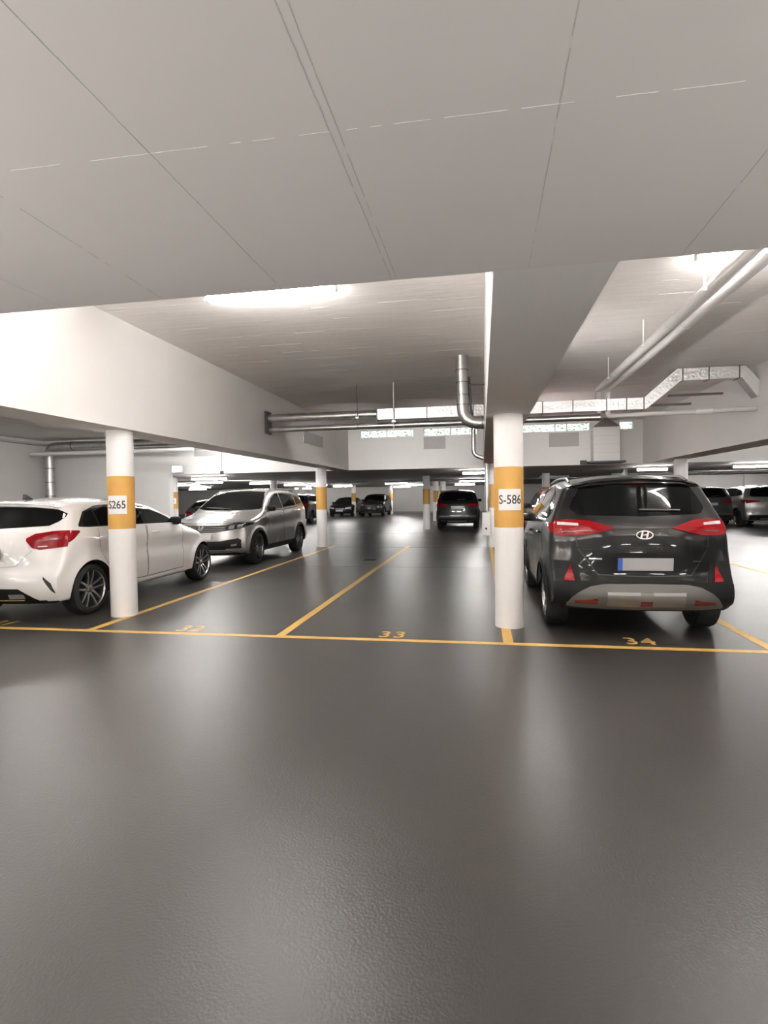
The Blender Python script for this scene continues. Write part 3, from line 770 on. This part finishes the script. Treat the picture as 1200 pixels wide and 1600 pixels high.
def car_base(name, S, paint, label, loc, head=0, hi=True, rim=None, group=None, yaw=0):
    root = thing(name, label, 'car', loc, head+yaw, group)
    bm = body_bm(S, hi); bm.normal_update(); bvh = BVHTree.FromBMesh(bm)
    finish_body(bm, S, paint, root)
    put_wheels(S, root, mrim=rim or m_rim, hi=hi, double=S.get('double', True), spokes=S.get('spokes', 5), wd=.225, rimf=S.get('rimf', .70))
    nc = 26 if hi else 12; nr = 10 if hi else 5
    P = lambda nm, d, lo, up, m, off_=.004, th=.015, side=1, par=root, lab=None: (lambda o: (o.__setitem__('label', lab) if lab else None, o)[1])(obj(nm, panel(bvh, d, lo, up, off_, th, nc, nr, side), m, par))
    # doors and side glass, both sides
    for s in (1, -1):
        if S.get('trimwin'): P('window_surround', 'side', S['trimwin'][0], S['trimwin'][1], S.get('surm', m_gloss), .002, .01, s)
        for dn in ('door_r', 'door_f'):
            if dn in S:
                lo, up, win, hy, hz = S[dn]
                o = P('door', 'side', lo, up, paint, .0025, .012, s)
                if win: P('side_window', 'side', win[0], win[1], S.get('gm_'+dn, m_glass), .005, .015, s, par=o)
                obj('door_handle', handle_bm(bvh, s, hy, hz), S.get('hm', paint), o)
                g = strip(bvh, 'side', [lo[0], up[0]], .009, s, .0028); strip(bvh, 'side', [lo[-1], up[-1]], .009, s, .0028, g); strip(bvh, 'side', lo, .009, s, .0028, g)
                obj('door_gap', g, m_ink, root, smooth=False)
        if S.get('quarter'): P('quarter_window', 'side', S['quarter'][0], S['quarter'][1], m_glass, .005, .015, s)
        mx, my, mz = S['mirror']; obj('side_mirror', mirror_bm(s, mx, my, mz), S.get('mirm', paint), root)
        if S.get('sill'): P('sill_trim', 'side', S['sill'][0], S['sill'][1], S.get('sillm', m_blk), .010, .02, s)
        if S.get('rail'):
            bm = nb(); pts = []
            for y in np.linspace(S['rail'][0], S['rail'][1], 10):
                h = bvh.ray_cast(Vector((s*S['rail'][2], y, 4)), Vector((0, 0, -1)))[0]; pts.append((s*S['rail'][2], y, h.z+(.035 if S['rail'][0] < y < S['rail'][1] else 0)))
            tube(bm, pts, .016, 8); obj('roof_rail', bm, S.get('railm', m_alu), root)
    if S.get('clad'): arches(S, bvh, root, .055)
    if 'rglass' in S: P('rear_window', 'rear', *S['rglass'], m_glass)
    if 'wind' in S: P('windscreen', 'front', *S['wind'], S.get('gm_w', m_lglass))
    return root, bvh, P
def plate(root, bvh, x, z, w_=.52, h=.115, m=None, d='rear', blue=True, name='number_plate'):
    bm = nb(); box(bm, -w_/2, w_/2, -h/2, h/2, 0, .008); emblem_place(bm, bvh, x, z, d, .008); o = obj(name, bm, m or m_plate, root, smooth=False)
    if blue:
        bm = nb(); box(bm, -w_/2, -w_/2+.045, -h/2, h/2, 0, .0025); emblem_place(bm, bvh, x, z, d, .0165); obj('plate_strip', bm, m_blue, o, smooth=False)
    return o
def wiper(root, bvh, x0, z0, x1, z1, d='rear'):
    bm = nb(); bm2 = nb(); pts = []
    dr = Vector((0, 1, 0)) if d == 'rear' else Vector((0, -1, 0))
    for k in range(7):
        t = k/6; x, z = x0+(x1-x0)*t, z0+(z1-z0)*t
        h = bvh.ray_cast(Vector((x, -2 if d == 'rear' else 9, z)), dr)[0]; pts.append(h-dr*.022)
    tube(bm, pts, .008, 8); obj('wiper', bm, m_alu if d == 'rear' else m_ink, root)
def antenna(root, y, z):
    bm = nb(); prism(bm, [(-.09, 0), (.07, 0), (.06, .012), (-.055, .075), (-.075, .075)], .03, -.015)
    for v in bm.verts: a, b, c = v.co; v.co = (c, y-a*-1, z+b)
    obj('roof_antenna', bm, m_ink, root, smooth=False)

# ---------- dark SUV (nearest car, seen from behind)
S = dict(L=4.6, W=.905, R=.335, wheels=(.83, 3.40), belt=(1.16, 1.02), tum=.42, br=.26, bf=.30, pr=.05, pf=.10, bt=.05, r=.11, flare=.03,
    rear=[(.12, .30), (.05, .36), (.0, .45), (.02, .60), (.05, .70), (.04, .86), (.05, 1.02), (.09, 1.16), (.15, 1.26), (.30, 1.46), (.40, 1.60), (.36, 1.645)],
    top=[(.36, 1.645), (.55, 1.675), (1.2, 1.715), (1.9, 1.71), (2.5, 1.64), (2.95, 1.42), (3.35, 1.14), (3.7, 1.06), (4.2, .98), (4.42, .88)],
    front=[(4.45, .25), (4.57, .36), (4.6, .55), (4.55, .75), (4.42, .88)],
    trimwin=([(.62, 1.30), (.75, 1.20), (1.2, 1.16), (3.2, 1.09), (3.25, 1.09)], [(.62, 1.32), (.85, 1.50), (1.3, 1.60), (2.2, 1.60), (2.75, 1.42), (3.25, 1.10)]),
    door_r=([(.98, .72), (1.05, .50), (1.3, .32), (2.05, .32)], [(.98, 1.15), (1.05, 1.155), (1.3, 1.15), (2.05, 1.13)], ([(1.12, 1.20), (2.0, 1.16)], [(1.12, 1.53), (1.35, 1.575), (2.0, 1.575)]), 1.2, 1.04),
    door_f=([(2.07, .32), (3.0, .32)], [(2.07, 1.13), (3.0, 1.09)], ([(2.08, 1.16), (3.1, 1.115)], [(2.08, 1.575), (2.25, 1.56), (2.7, 1.41), (3.1, 1.14)]), 2.25, 1.0),
    gm_door_r=m_lglass, gm_door_f=m_lglass,
    quarter=([(.72, 1.27), (.8, 1.23), (1.06, 1.21)], [(.72, 1.34), (.9, 1.47), (1.06, 1.53)]),
    mirror=(.80, 2.95, 1.12), mirm=P_dark, sill=([(1.2, .24), (3.0, .24)], [(1.2, .34), (3.0, .34)]), clad=True, rail=(.75, 2.5, .62), double=True, rimf=.74,
    rglass=([(-.66, 1.33), (-.60, 1.275), (0, 1.262), (.60, 1.275), (.66, 1.33)], [(-.66, 1.36), (-.565, 1.585), (-.50, 1.608), (0, 1.622), (.50, 1.608), (.565, 1.585), (.66, 1.36)]),
    wind=([(-.7, 1.16), (.7, 1.16)], [(-.7, 1.3), (-.58, 1.6), (.58, 1.6), (.7, 1.3)]))
car, bvh, P = car_base('suv', S, P_dark, 'anthracite SUV parked backwards in bay 34 right of the near column', (1.60, 5.80, 0), rim=m_rims)
P('roof_spoiler', 'rear', [(-.56, 1.575), (-.45, 1.60), (0, 1.615), (.45, 1.60), (.56, 1.575)], [(-.56, 1.585), (-.45, 1.612), (0, 1.633), (.45, 1.612), (.56, 1.585)], P_dark, .03, .05)
P('high_brake_light', 'rear', [(-.09, 1.618), (.09, 1.618)], [(-.09, 1.627), (.09, 1.627)], m_dred, .034, .01)
lo = [(-.83, 1.06), (-.70, 1.055), (-.55, 1.065), (-.27, 1.138)]; up = [(-.83, 1.21), (-.70, 1.222), (-.50, 1.215), (-.27, 1.146)]
for sgn in (1, -1):
    l, u = (lo, up) if sgn == 1 else (mir(lo), mir(up))
    o = P('tail_light', 'rear', l, u, m_red, .012)
    l2, u2_ = [(-.80, 1.165), (-.60, 1.16)], [(-.80, 1.195), (-.60, 1.185)]
    if sgn == -1: l2, u2_ = mir(l2), mir(u2_)
    P('lamp_bar', 'rear', l2, u2_, m_clear, .016, .006, par=o)
    l2, u2_ = [(-.79, 1.085), (-.40, 1.12)], [(-.79, 1.095), (-.40, 1.126)]
    if sgn == -1: l2, u2_ = mir(l2), mir(u2_)
    P('lamp_line', 'rear', l2, u2_, m_dred, .015, .006, par=o)
    sd = 1 if sgn == -1 else -1
    P('lamp_side', 'side', [(.32, 1.075), (.52, 1.14)], [(.32, 1.20), (.52, 1.17)], m_red, .010, .01, side=sd, par=o)
    l2, u2_ = [(-.755, .60), (-.66, .60)], [(-.755, .625), (-.69, .765), (-.66, .61)]
    l3, u3_ = [(-.85, .57), (-.60, .57)], [(-.85, .80), (-.63, .80), (-.60, .60)]
    if sgn == -1: l2, u2_, l3, u3_ = mir(l2), mir(u2_), mir(l3), mir(u3_)
    P('lamp_recess', 'rear', l3, u3_, m_blk, .003)
    P('fog_light', 'rear', l2, u2_, m_red, .012)
    l2, u2_ = [(-.66, .395), (-.45, .395)], [(-.66, .415), (-.45, .44)]
    if sgn == -1: l2, u2_ = mir(l2), mir(u2_)
    l3 = l2; 
    P('lower_reflector', 'rear', l2, u2_, m_dred, .034)
P('lower_bumper', 'rear', [(-.86, .34), (.86, .34)], [(-.86, .575), (-.6, .60), (0, .615), (.6, .60), (.86, .575)], m_blk, .012)
P('skid_plate', 'rear', [(-.74, .352), (-.6, .345), (0, .342), (.6, .345), (.74, .352)], [(-.74, .375), (-.66, .47), (-.52, .55), (-.38, .583), (0, .59), (.38, .583), (.52, .55), (.66, .47), (.74, .375)], m_alu, .026)
P('bumper_insert', 'rear', [(-.36, .375), (.36, .375)], [(-.36, .50), (.36, .50)], mat('brushed_bronze_trim', (.22, .20, .18), .4, metal=.6), .030)
for a, b in ((-.36, -.06), (.06, .36)): P('chrome_bar', 'rear', [(a, .475), (b, .475)], [(a, .505), (b, .505)], m_bar, .036, lab='bright silver bar on the rear bumper')
P('center_reflector', 'rear', [(-.055, .385), (.055, .385)], [(-.055, .43), (.055, .43)], m_dred, .036)
P('tailgate', 'rear', [(-.62, .92), (-.45, .675), (0, .665), (.45, .675), (.62, .92)], [(-.62, .93), (-.6, .945), (0, .95), (.6, .945), (.62, .93)], P_dark, .003)
bm = strip(bvh, 'rear', [(-.64, 1.06), (-.62, .93), (-.44, .672), (0, .66), (.44, .672), (.62, .93), (.64, 1.06)], .010, off_=.006)
obj('tailgate_gap', bm, m_ink, car, smooth=False)
P('tailgate_lip', 'rear', [(-.62, .925), (0, .915), (.62, .925)], [(-.62, .945), (0, .955), (.62, .945)], P_dark, .022)
P('tailgate_crease', 'rear', [(-.27, 1.135), (0, 1.135), (.27, 1.135)], [(-.27, 1.150), (0, 1.152), (.27, 1.150)], P_dark, .010)
P('plate_recess', 'rear', [(-.38, .70), (.38, .70)], [(-.38, .90), (.38, .90)], m_blk, .0045)
plate(car, bvh, 0, .785, .52, .125)
bm = ring_bm(.082, .046, .011); prism(bm, [(-.045, -.03), (-.028, -.036), (-.008, .036), (-.026, .030)], .006); prism(bm, [(.008, -.036), (.026, -.030), (.045, .03), (.028, .036)], .006); prism(bm, [(-.02, -.008), (.02, -.002), (.02, .010), (-.02, .004)], .006)
emblem_place(bm, bvh, 0, 1.075, off_=.006); obj('badge', bm, m_chr, car)['label'] = 'chrome slanted H in an oval ring'
P('badge_strip', 'rear', [(-.52, .825), (-.40, .825)], [(-.52, .84), (-.40, .84)], m_chr, .007, .004)
P('badge_strip', 'rear', [(.46, .80), (.54, .80)], [(.46, .815), (.54, .815)], m_chr, .007, .004)
wiper(car, bvh, -.02, 1.33, .38, 1.32)
antenna(car, .85, 1.695)

# ---------- white hatchback at the left
S = dict(L=4.4, W=.90, R=.335, wheels=(.80, 3.74), belt=(1.13, 1.02), tum=.50, br=.34, bf=.36, pr=.06, pf=.14, bt=.05, r=.12, flare=.02,
    rear=[(.14, .24), (.06, .30), (.01, .42), (.0, .58), (.04, .70), (.03, .86), (.06, 1.0), (.11, 1.12), (.18, 1.19), (.34, 1.38), (.38, 1.455), (.33, 1.485)],
    top=[(.33, 1.485), (.6, 1.515), (1.2, 1.555), (1.9, 1.545), (2.4, 1.47), (2.8, 1.31), (3.15, 1.13), (3.45, 1.06), (3.9, .97), (4.2, .82), (4.30, .70)],
    front=[(4.2, .24), (4.36, .32), (4.40, .48), (4.37, .60), (4.30, .70)],
    trimwin=([(.62, 1.17), (.75, 1.155), (1.3, 1.15), (2.9, 1.12), (3.0, 1.12)], [(.62, 1.19), (.80, 1.36), (1.1, 1.44), (1.7, 1.462), (2.2, 1.40), (2.6, 1.27), (3.0, 1.125)]),
    door_r=([(.95, .9), (1.1, .62), (1.25, .34), (2.02, .33)], [(.95, 1.13), (1.1, 1.135), (1.25, 1.135), (2.02, 1.12)], ([(1.02, 1.165), (2.0, 1.145)], [(1.02, 1.36), (1.3, 1.435), (1.7, 1.445), (2.0, 1.425)]), 1.2, 1.02),
    door_f=([(2.04, .33), (3.05, .34)], [(2.04, 1.12), (3.05, 1.09)], ([(2.06, 1.145), (2.9, 1.135)], [(2.06, 1.415), (2.25, 1.37), (2.6, 1.25), (2.9, 1.14)]), 2.25, 1.0),
    gm_door_f=m_lglass, quarter=([(.72, 1.18), (.98, 1.17)], [(.72, 1.24), (.85, 1.35), (.98, 1.38)]),
    mirror=(.80, 2.82, 1.11), mirm=m_blk, sill=([(1.25, .22), (3.2, .22)], [(1.25, .30), (3.2, .30)]), sillm=P_white, hm=P_white, spokes=5, rimf=.74,
    rglass=([(-.80, 1.26), (-.70, 1.19), (0, 1.165), (.70, 1.19), (.80, 1.26)], [(-.80, 1.30), (-.83, 1.41), (-.7, 1.435), (0, 1.455), (.7, 1.435), (.80, 1.32)]),
    wind=([(-.7, 1.12), (.7, 1.12)], [(-.7, 1.2), (-.55, 1.47), (.55, 1.47), (.7, 1.2)]))
S['rglass'] = ([(-.74, 1.30), (-.64, 1.195), (0, 1.165), (.64, 1.195), (.74, 1.30)], [(-.74, 1.34), (-.65, 1.395), (-.4, 1.425), (0, 1.44), (.4, 1.425), (.65, 1.395), (.74, 1.34)])
car, bvh, P = car_base('hatchback', S, P_white, 'white hatchback at the left edge behind the near left column', (-6.0, 5.68, 0), rim=m_rims)
lo = [(.48, 1.02), (.55, .93), (.62, .905), (.86, .93)]; up = [(.48, 1.05), (.55, 1.10), (.70, 1.125), (.86, 1.125)]
for sgn in (1, -1):
    l, u = (lo, up) if sgn == 1 else (mir(lo), mir(up))
    o = P('tail_light', 'rear', l, u, m_red, .010, .03)
    P('lamp_side', 'side', [(.36, .94), (.46, 1.0), (.60, 1.10)], [(.36, 1.125), (.46, 1.13), (.60, 1.12)], m_red, .010, .01, side=sgn, par=o)
    f = (lambda q: q) if sgn == 1 else mir
    P('lamp_line', 'rear', f([(.53, 1.0), (.80, 1.03)]), f([(.53, 1.012), (.80, 1.042)]), m_dred, .013, .006, par=o)
    P('reversing_lamp', 'rear', f([(.60, .935), (.68, .935)]), f([(.60, .95), (.68, .95)]), m_clear, .013, .006, par=o)
    P('side_vent', 'rear', f([(.72, .56), (.80, .40), (.83, .37)]), f([(.72, .585), (.80, .50), (.83, .39)]), m_ink, .004)
P('diffuser', 'rear', [(-.66, .262), (.66, .262)], [(-.66, .275), (-.46, .445), (0, .455), (.46, .445), (.66, .275)], m_blk, .006)
P('diffuser_trim', 'rear', [(-.5, .30), (.5, .30)], [(-.5, .31), (.5, .31)], m_chr, .014, .01)
P('exhaust_tip', 'rear', [(.34, .33), (.52, .33)], [(.34, .385), (.50, .385), (.52, .37)], m_chr, .02, .03)
P('exhaust_tip', 'rear', [(-.52, .33), (-.34, .33)], [(-.52, .37), (-.50, .385), (-.34, .385)], m_chr, .02, .03)
P('tailgate', 'rear', [(-.52, .90), (-.40, .72), (0, .70), (.40, .72), (.52, .90)], [(-.52, 1.12), (-.4, 1.13), (0, 1.13), (.4, 1.13), (.52, 1.12)], P_white, .003)
obj('tailgate_gap', strip(bvh, 'rear', [(-.56, .90), (-.41, .715), (0, .695), (.41, .715), (.56, .90)], .008, off_=.006), m_patch, car, smooth=False)
P('plate_recess', 'rear', [(-.36, .78), (.36, .78)], [(-.38, .965), (.38, .965)], P_white, .002)
plate(car, bvh, 0, .87, .52, .13, m_plate2, blue=False)
wiper(car, bvh, -.02, 1.22, -.42, 1.23); wiper_dummy = None
P('roof_spoiler', 'rear', [(-.58, 1.425), (-.4, 1.445), (0, 1.455), (.4, 1.445), (.58, 1.425)], [(-.58, 1.432), (-.4, 1.457), (0, 1.472), (.4, 1.457), (.58, 1.432)], P_white, .025, .05)
antenna(car, .75, 1.525)

# ---------- silver SUV facing the camera
SUV = dict(L=4.75, W=.94, R=.365, wheels=(.92, 3.78), belt=(1.26, 1.13), tum=.38, br=.16, bf=.34, pr=.07, pf=.12, bt=.05, r=.11, flare=.03,
    rear=[(.12, .28), (.03, .40), (.0, .55), (.03, .80), (.05, 1.05), (.12, 1.25), (.30, 1.50), (.40, 1.64), (.35, 1.68)],
    top=[(.35, 1.68), (.6, 1.71), (1.3, 1.76), (2.1, 1.75), (2.6, 1.69), (3.05, 1.46), (3.42, 1.23), (3.8, 1.15), (4.3, 1.07), (4.50, .98)],
    front=[(4.55, .26), (4.70, .36), (4.75, .55), (4.72, .78), (4.66, .92), (4.50, .98)],
    trimwin=([(.55, 1.36), (.7, 1.31), (1.2, 1.28), (3.2, 1.21), (3.3, 1.21)], [(.55, 1.38), (.72, 1.56), (1.2, 1.65), (2.3, 1.65), (2.75, 1.53), (3.3, 1.22)]),
    door_r=([(1.12, .80), (1.2, .55), (1.4, .36), (2.12, .36)], [(1.12, 1.27), (1.2, 1.27), (1.4, 1.265), (2.12, 1.235)], ([(1.12, 1.31), (2.1, 1.27)], [(1.12, 1.61), (2.1, 1.63)]), 1.32, 1.10),
    door_f=([(2.14, .36), (3.15, .36)], [(2.14, 1.235), (3.15, 1.195)], ([(2.16, 1.265), (3.1, 1.235)], [(2.16, 1.63), (2.35, 1.61), (2.7, 1.50), (3.1, 1.27)]), 2.35, 1.07),
    quarter=([(.68, 1.35), (1.06, 1.315)], [(.68, 1.45), (.80, 1.54), (1.06, 1.59)]),
    mirror=(.86, 3.05, 1.22), mirm=m_blk, sill=([(1.3, .28), (3.3, .28)], [(1.3, .40), (3.3, .40)]), clad=True, rail=(.7, 2.7, .66), spokes=5, rimf=.70,
    gm_w=m_glass, wind=([(-.80, 1.26), (-.6, 1.235), (0, 1.225), (.6, 1.235), (.80, 1.26)], [(-.80, 1.28), (-.64, 1.655), (-.5, 1.672), (0, 1.69), (.5, 1.672), (.64, 1.655), (.80, 1.28)]))
def suv_front(P, car, bvh, z=0, lamp_m=None):
    P('grille', 'front', [(-.52, .80), (-.3, .775), (.3, .775), (.52, .80)], [(-.52, .925), (.52, .925)], m_blk, .010)
    for zz in (.80, .835, .87, .905): P('grille_bar', 'front', [(-.5, zz), (.5, zz)], [(-.5, zz+.010), (.5, zz+.010)], m_alu, .018, .01)
    for s in (1, -1):
        f = (lambda q: q) if s == 1 else mir
        o = P('headlight', 'front', f([(.50, .80), (.84, .86)]), f([(.50, .925), (.84, .975)]), m_gloss, .012)
        P('headlight_lens', 'front', f([(.56, .83), (.66, .84)]), f([(.56, .90), (.66, .91)]), m_head, .018, .01, par=o)
        P('headlight_lens', 'front', f([(.70, .85), (.80, .865)]), f([(.70, .915), (.80, .935)]), m_head, .018, .01, par=o)
        P('lamp_side', 'side', [(4.02, .93), (4.36, .88)], [(4.02, .96), (4.36, .97)], m_gloss, .010, .01, side=s, par=o)
        P('air_intake', 'front', f([(.50, .42), (.80, .42)]), f([(.50, .60), (.74, .64), (.80, .60)]), m_blk, .006)
        P('fog_lamp', 'front', f([(.62, .47), (.72, .48)]), f([(.62, .51), (.72, .52)]), m_head, .014)
        obj('front_wiper', tube(nb(), [Vector((s*.1, 3.42, 1.25)), Vector((s*.1+.5, 3.33, 1.30))], .01, 6), m_ink, car)
    P('lower_grille', 'front', [(-.52, .40), (.52, .40)], [(-.52, .60), (-.4, .585), (.4, .585), (.52, .60)], m_blk, .008)
    P('bumper_lip', 'front', [(-.74, .335), (.74, .335)], [(-.74, .35), (-.5, .385), (.5, .385), (.74, .35)], m_alu, .016)
    obj('bonnet_gap', strip(bvh, 'front', [(-.80, 1.0), (-.6, .965), (0, .955), (.6, .965), (.80, 1.0)], .010, off_=.004), m_ink, car, smooth=False)
SUV['surm'] = m_alu; SUV['railm'] = m_alu
car, bvh, P = car_base('suv', SUV, P_silver, 'silver SUV facing the camera in bay 32 behind the white hatchback', (-6.0, 15.70, 0), PI, rim=m_rim)
suv_front(P, car, bvh)
plate(car, bvh, 0, .68, .52, .11, m_plate, 'front')
bm = ring_bm(.062, .062, .010); prism(bm, [(-.045, .03), (-.03, .035), (-.012, -.04), (-.02, -.045)], .006); prism(bm, [(.045, .03), (.03, .035), (.012, -.04), (.02, -.045)], .006); prism(bm, [(-.02, .0), (0, .02), (.02, .0), (0, -.012)], .006)
emblem_place(bm, bvh, 0, .865, 'front', .02); obj('badge', bm, m_chr, car)['label'] = 'round chrome badge on the grille'
P('window_chrome', 'side', [(.6, 1.268), (3.25, 1.178)], [(.6, 1.282), (3.25, 1.192)], m_chr, .012, .01, side=1); P('window_chrome', 'side', [(.6, 1.268), (3.25, 1.178)], [(.6, 1.282), (3.25, 1.192)], m_chr, .012, .01, side=-1)

# ---------- generic far cars
def scaled(S, **kw): d = dict(S); d.update(kw); return d
FAR = scaled(SUV, surm=m_gloss, rglass=([(-.70, 1.31), (-.6, 1.27), (0, 1.26), (.6, 1.27), (.70, 1.31)], [(-.70, 1.34), (-.60, 1.60), (0, 1.64), (.60, 1.60), (.70, 1.34)]))
for k in ('rail',): FAR.pop(k, None)
def suv_rear(P, car, bvh, pl=True, low=m_blk):
    for s in (1, -1):
        f = (lambda q: q) if s == 1 else mir
        P('tail_light', 'rear', f([(.40, 1.06), (.86, 1.0)]), f([(.40, 1.10), (.86, 1.15)]), m_red, .010)
        P('lamp_side', 'side', [(.26, 1.02), (.52, 1.07)], [(.26, 1.15), (.52, 1.13)], m_red, .010, .01, side=s)
        P('exhaust_tip', 'rear', f([(.50, .36), (.70, .36)]), f([(.50, .41), (.70, .41)]), m_chr, .02)
        P('reflector', 'rear', f([(.62, .62), (.80, .62)]), f([(.62, .64), (.80, .64)]), m_dred, .010)
    P('lower_bumper', 'rear', [(-.8, .33), (.8, .33)], [(-.8, .52), (.8, .52)], low, .008)
    P('skid_plate', 'rear', [(-.42, .345), (.42, .345)], [(-.38, .40), (.38, .40)], m_alu, .018)
    if pl: plate(car, bvh, 0, .98, .52, .115, blue=False)
    wiper(car, bvh, 0, 1.31, .35, 1.33)
def sedan_front(P, car, bvh):
    suv_front(P, car, bvh)
car, bvh, P = car_base('suv', scaled(FAR, W=.93), P_black, 'black SUV seen from behind between the slim column and the near column', (-1.08, 24.2, 0), 0, hi=False)
suv_rear(P, car, bvh); antenna(car, .8, 1.72)
# low dark estate cars
LOW = dict(L=4.6, W=.90, R=.32, wheels=(.85, 3.70), belt=(.98, .90), tum=.50, br=.22, bf=.34, pr=.06, pf=.12, bt=.05, r=.10,
    rear=[(.12, .24), (.02, .36), (.0, .55), (.04, .80), (.05, .95), (.20, 1.05), (.48, 1.28), (.55, 1.36)],
    top=[(.55, 1.36), (.9, 1.41), (1.5, 1.45), (2.1, 1.43), (2.6, 1.33), (3.2, 1.02), (3.6, .94), (4.2, .84), (4.46, .74)],
    front=[(4.42, .22), (4.56, .32), (4.60, .50), (4.56, .64), (4.46, .74)],
    trimwin=([(.75, 1.02), (3.1, .98)], [(.75, 1.05), (1.1, 1.30), (1.7, 1.36), (2.2, 1.32), (2.6, 1.20), (3.1, .99)]),
    door_r=([(1.1, .4), (2.1, .3)], [(1.1, 1.0), (2.1, .98)], ([(1.15, 1.04), (2.1, 1.02)], [(1.15, 1.28), (1.7, 1.335), (2.1, 1.31)]), 1.3, .9),
    door_f=([(2.12, .3), (3.05, .3)], [(2.12, .98), (3.05, .95)], ([(2.15, 1.02), (3.0, 1.0)], [(2.15, 1.30), (2.55, 1.19), (3.0, 1.01)]), 2.3, .88),
    mirror=(.80, 2.9, .98), mirm=P_black, gm_door_f=m_lglass,
    rglass=([(-.66, 1.08), (.66, 1.08)], [(-.66, 1.12), (-.52, 1.32), (.52, 1.32), (.66, 1.12)]),
    wind=([(-.70, 1.04), (.70, 1.04)], [(-.70, 1.07), (-.54, 1.36), (.54, 1.36), (.70, 1.07)]))
def low_front(P, car, bvh):
    P('grille', 'front', [(-.3, .52), (.3, .52)], [(-.3, .64), (.3, .64)], m_alu, .010)
    for s in (1, -1):
        f = (lambda q: q) if s == 1 else mir
        P('headlight', 'front', f([(.42, .58), (.80, .62)]), f([(.42, .66), (.80, .72)]), m_clear, .010)
    plate(car, bvh, 0, .45, .52, .11, m_plate, 'front', False)
def low_rear(P, car, bvh, p=True):
    for s in (1, -1):
        f = (lambda q: q) if s == 1 else mir
        P('tail_light', 'rear', f([(.42, .78), (.84, .74)]), f([(.42, .90), (.84, .93)]), m_red, .010)
        P('lamp_side', 'side', [(.30, .78), (.5, .84)], [(.30, .94), (.5, .92)], m_red, .010, .01, side=s)
    if p: plate(car, bvh, 0, .82, .52, .11, blue=False)
def farcar(kind, paint, label, x, y, head, front, sc_=1.0, name=None):
    S_ = LOW if kind == 'low' else FAR
    car, bvh, P = car_base(name or ('car' if kind == 'low' else 'suv'), S_, paint, label, (x, y, 0), head, hi=False)
    if front: (low_front if kind == 'low' else suv_front)(P, car, bvh)
    else: (low_rear if kind == 'low' else suv_rear)(P, car, bvh)
    if sc_ != 1: car.scale = (sc_,)*3
    return car
farcar('low', P_black, 'leftmost of the two far black cars facing forward by the back wall', -10.75, 45.5, PI, True, 1.04)
farcar('suv', P_black, 'right one of the two far black cars facing forward by the back wall', -8.25, 45.0, PI, True, .98)
farcar('suv', P_black, 'dark car with red light half hidden between the silver SUV and the column', -10.75, 30, 0, False, 1)
farcar('low', P_grey, 'dark car with red rear light behind the banded column at the left', -12.0, 22.0, 0, False, 1.04)
farcar('low', P_black, 'black car just left of the windscreen of the silver SUV', -14.4, 28.0, 0, False, 1.08)
farcar('suv', P_red, 'dark red car in the gap between the near column and the dark SUV', 2.1, 12.4, 0, False, .95)
farcar('suv', P_grey, 'dark grey SUV seen over the right shoulder of the near dark SUV', 9.45, 25.0, 0, False, 1)
farcar('suv', P_silver, 'silver SUV cut off by the right picture edge in the rear hall', 11.55, 24.6, 0, False, 1)
farcar('low', P_white, 'white car hidden behind the dark grey SUV at the right', 7.35, 30.0, PI, True, 1)
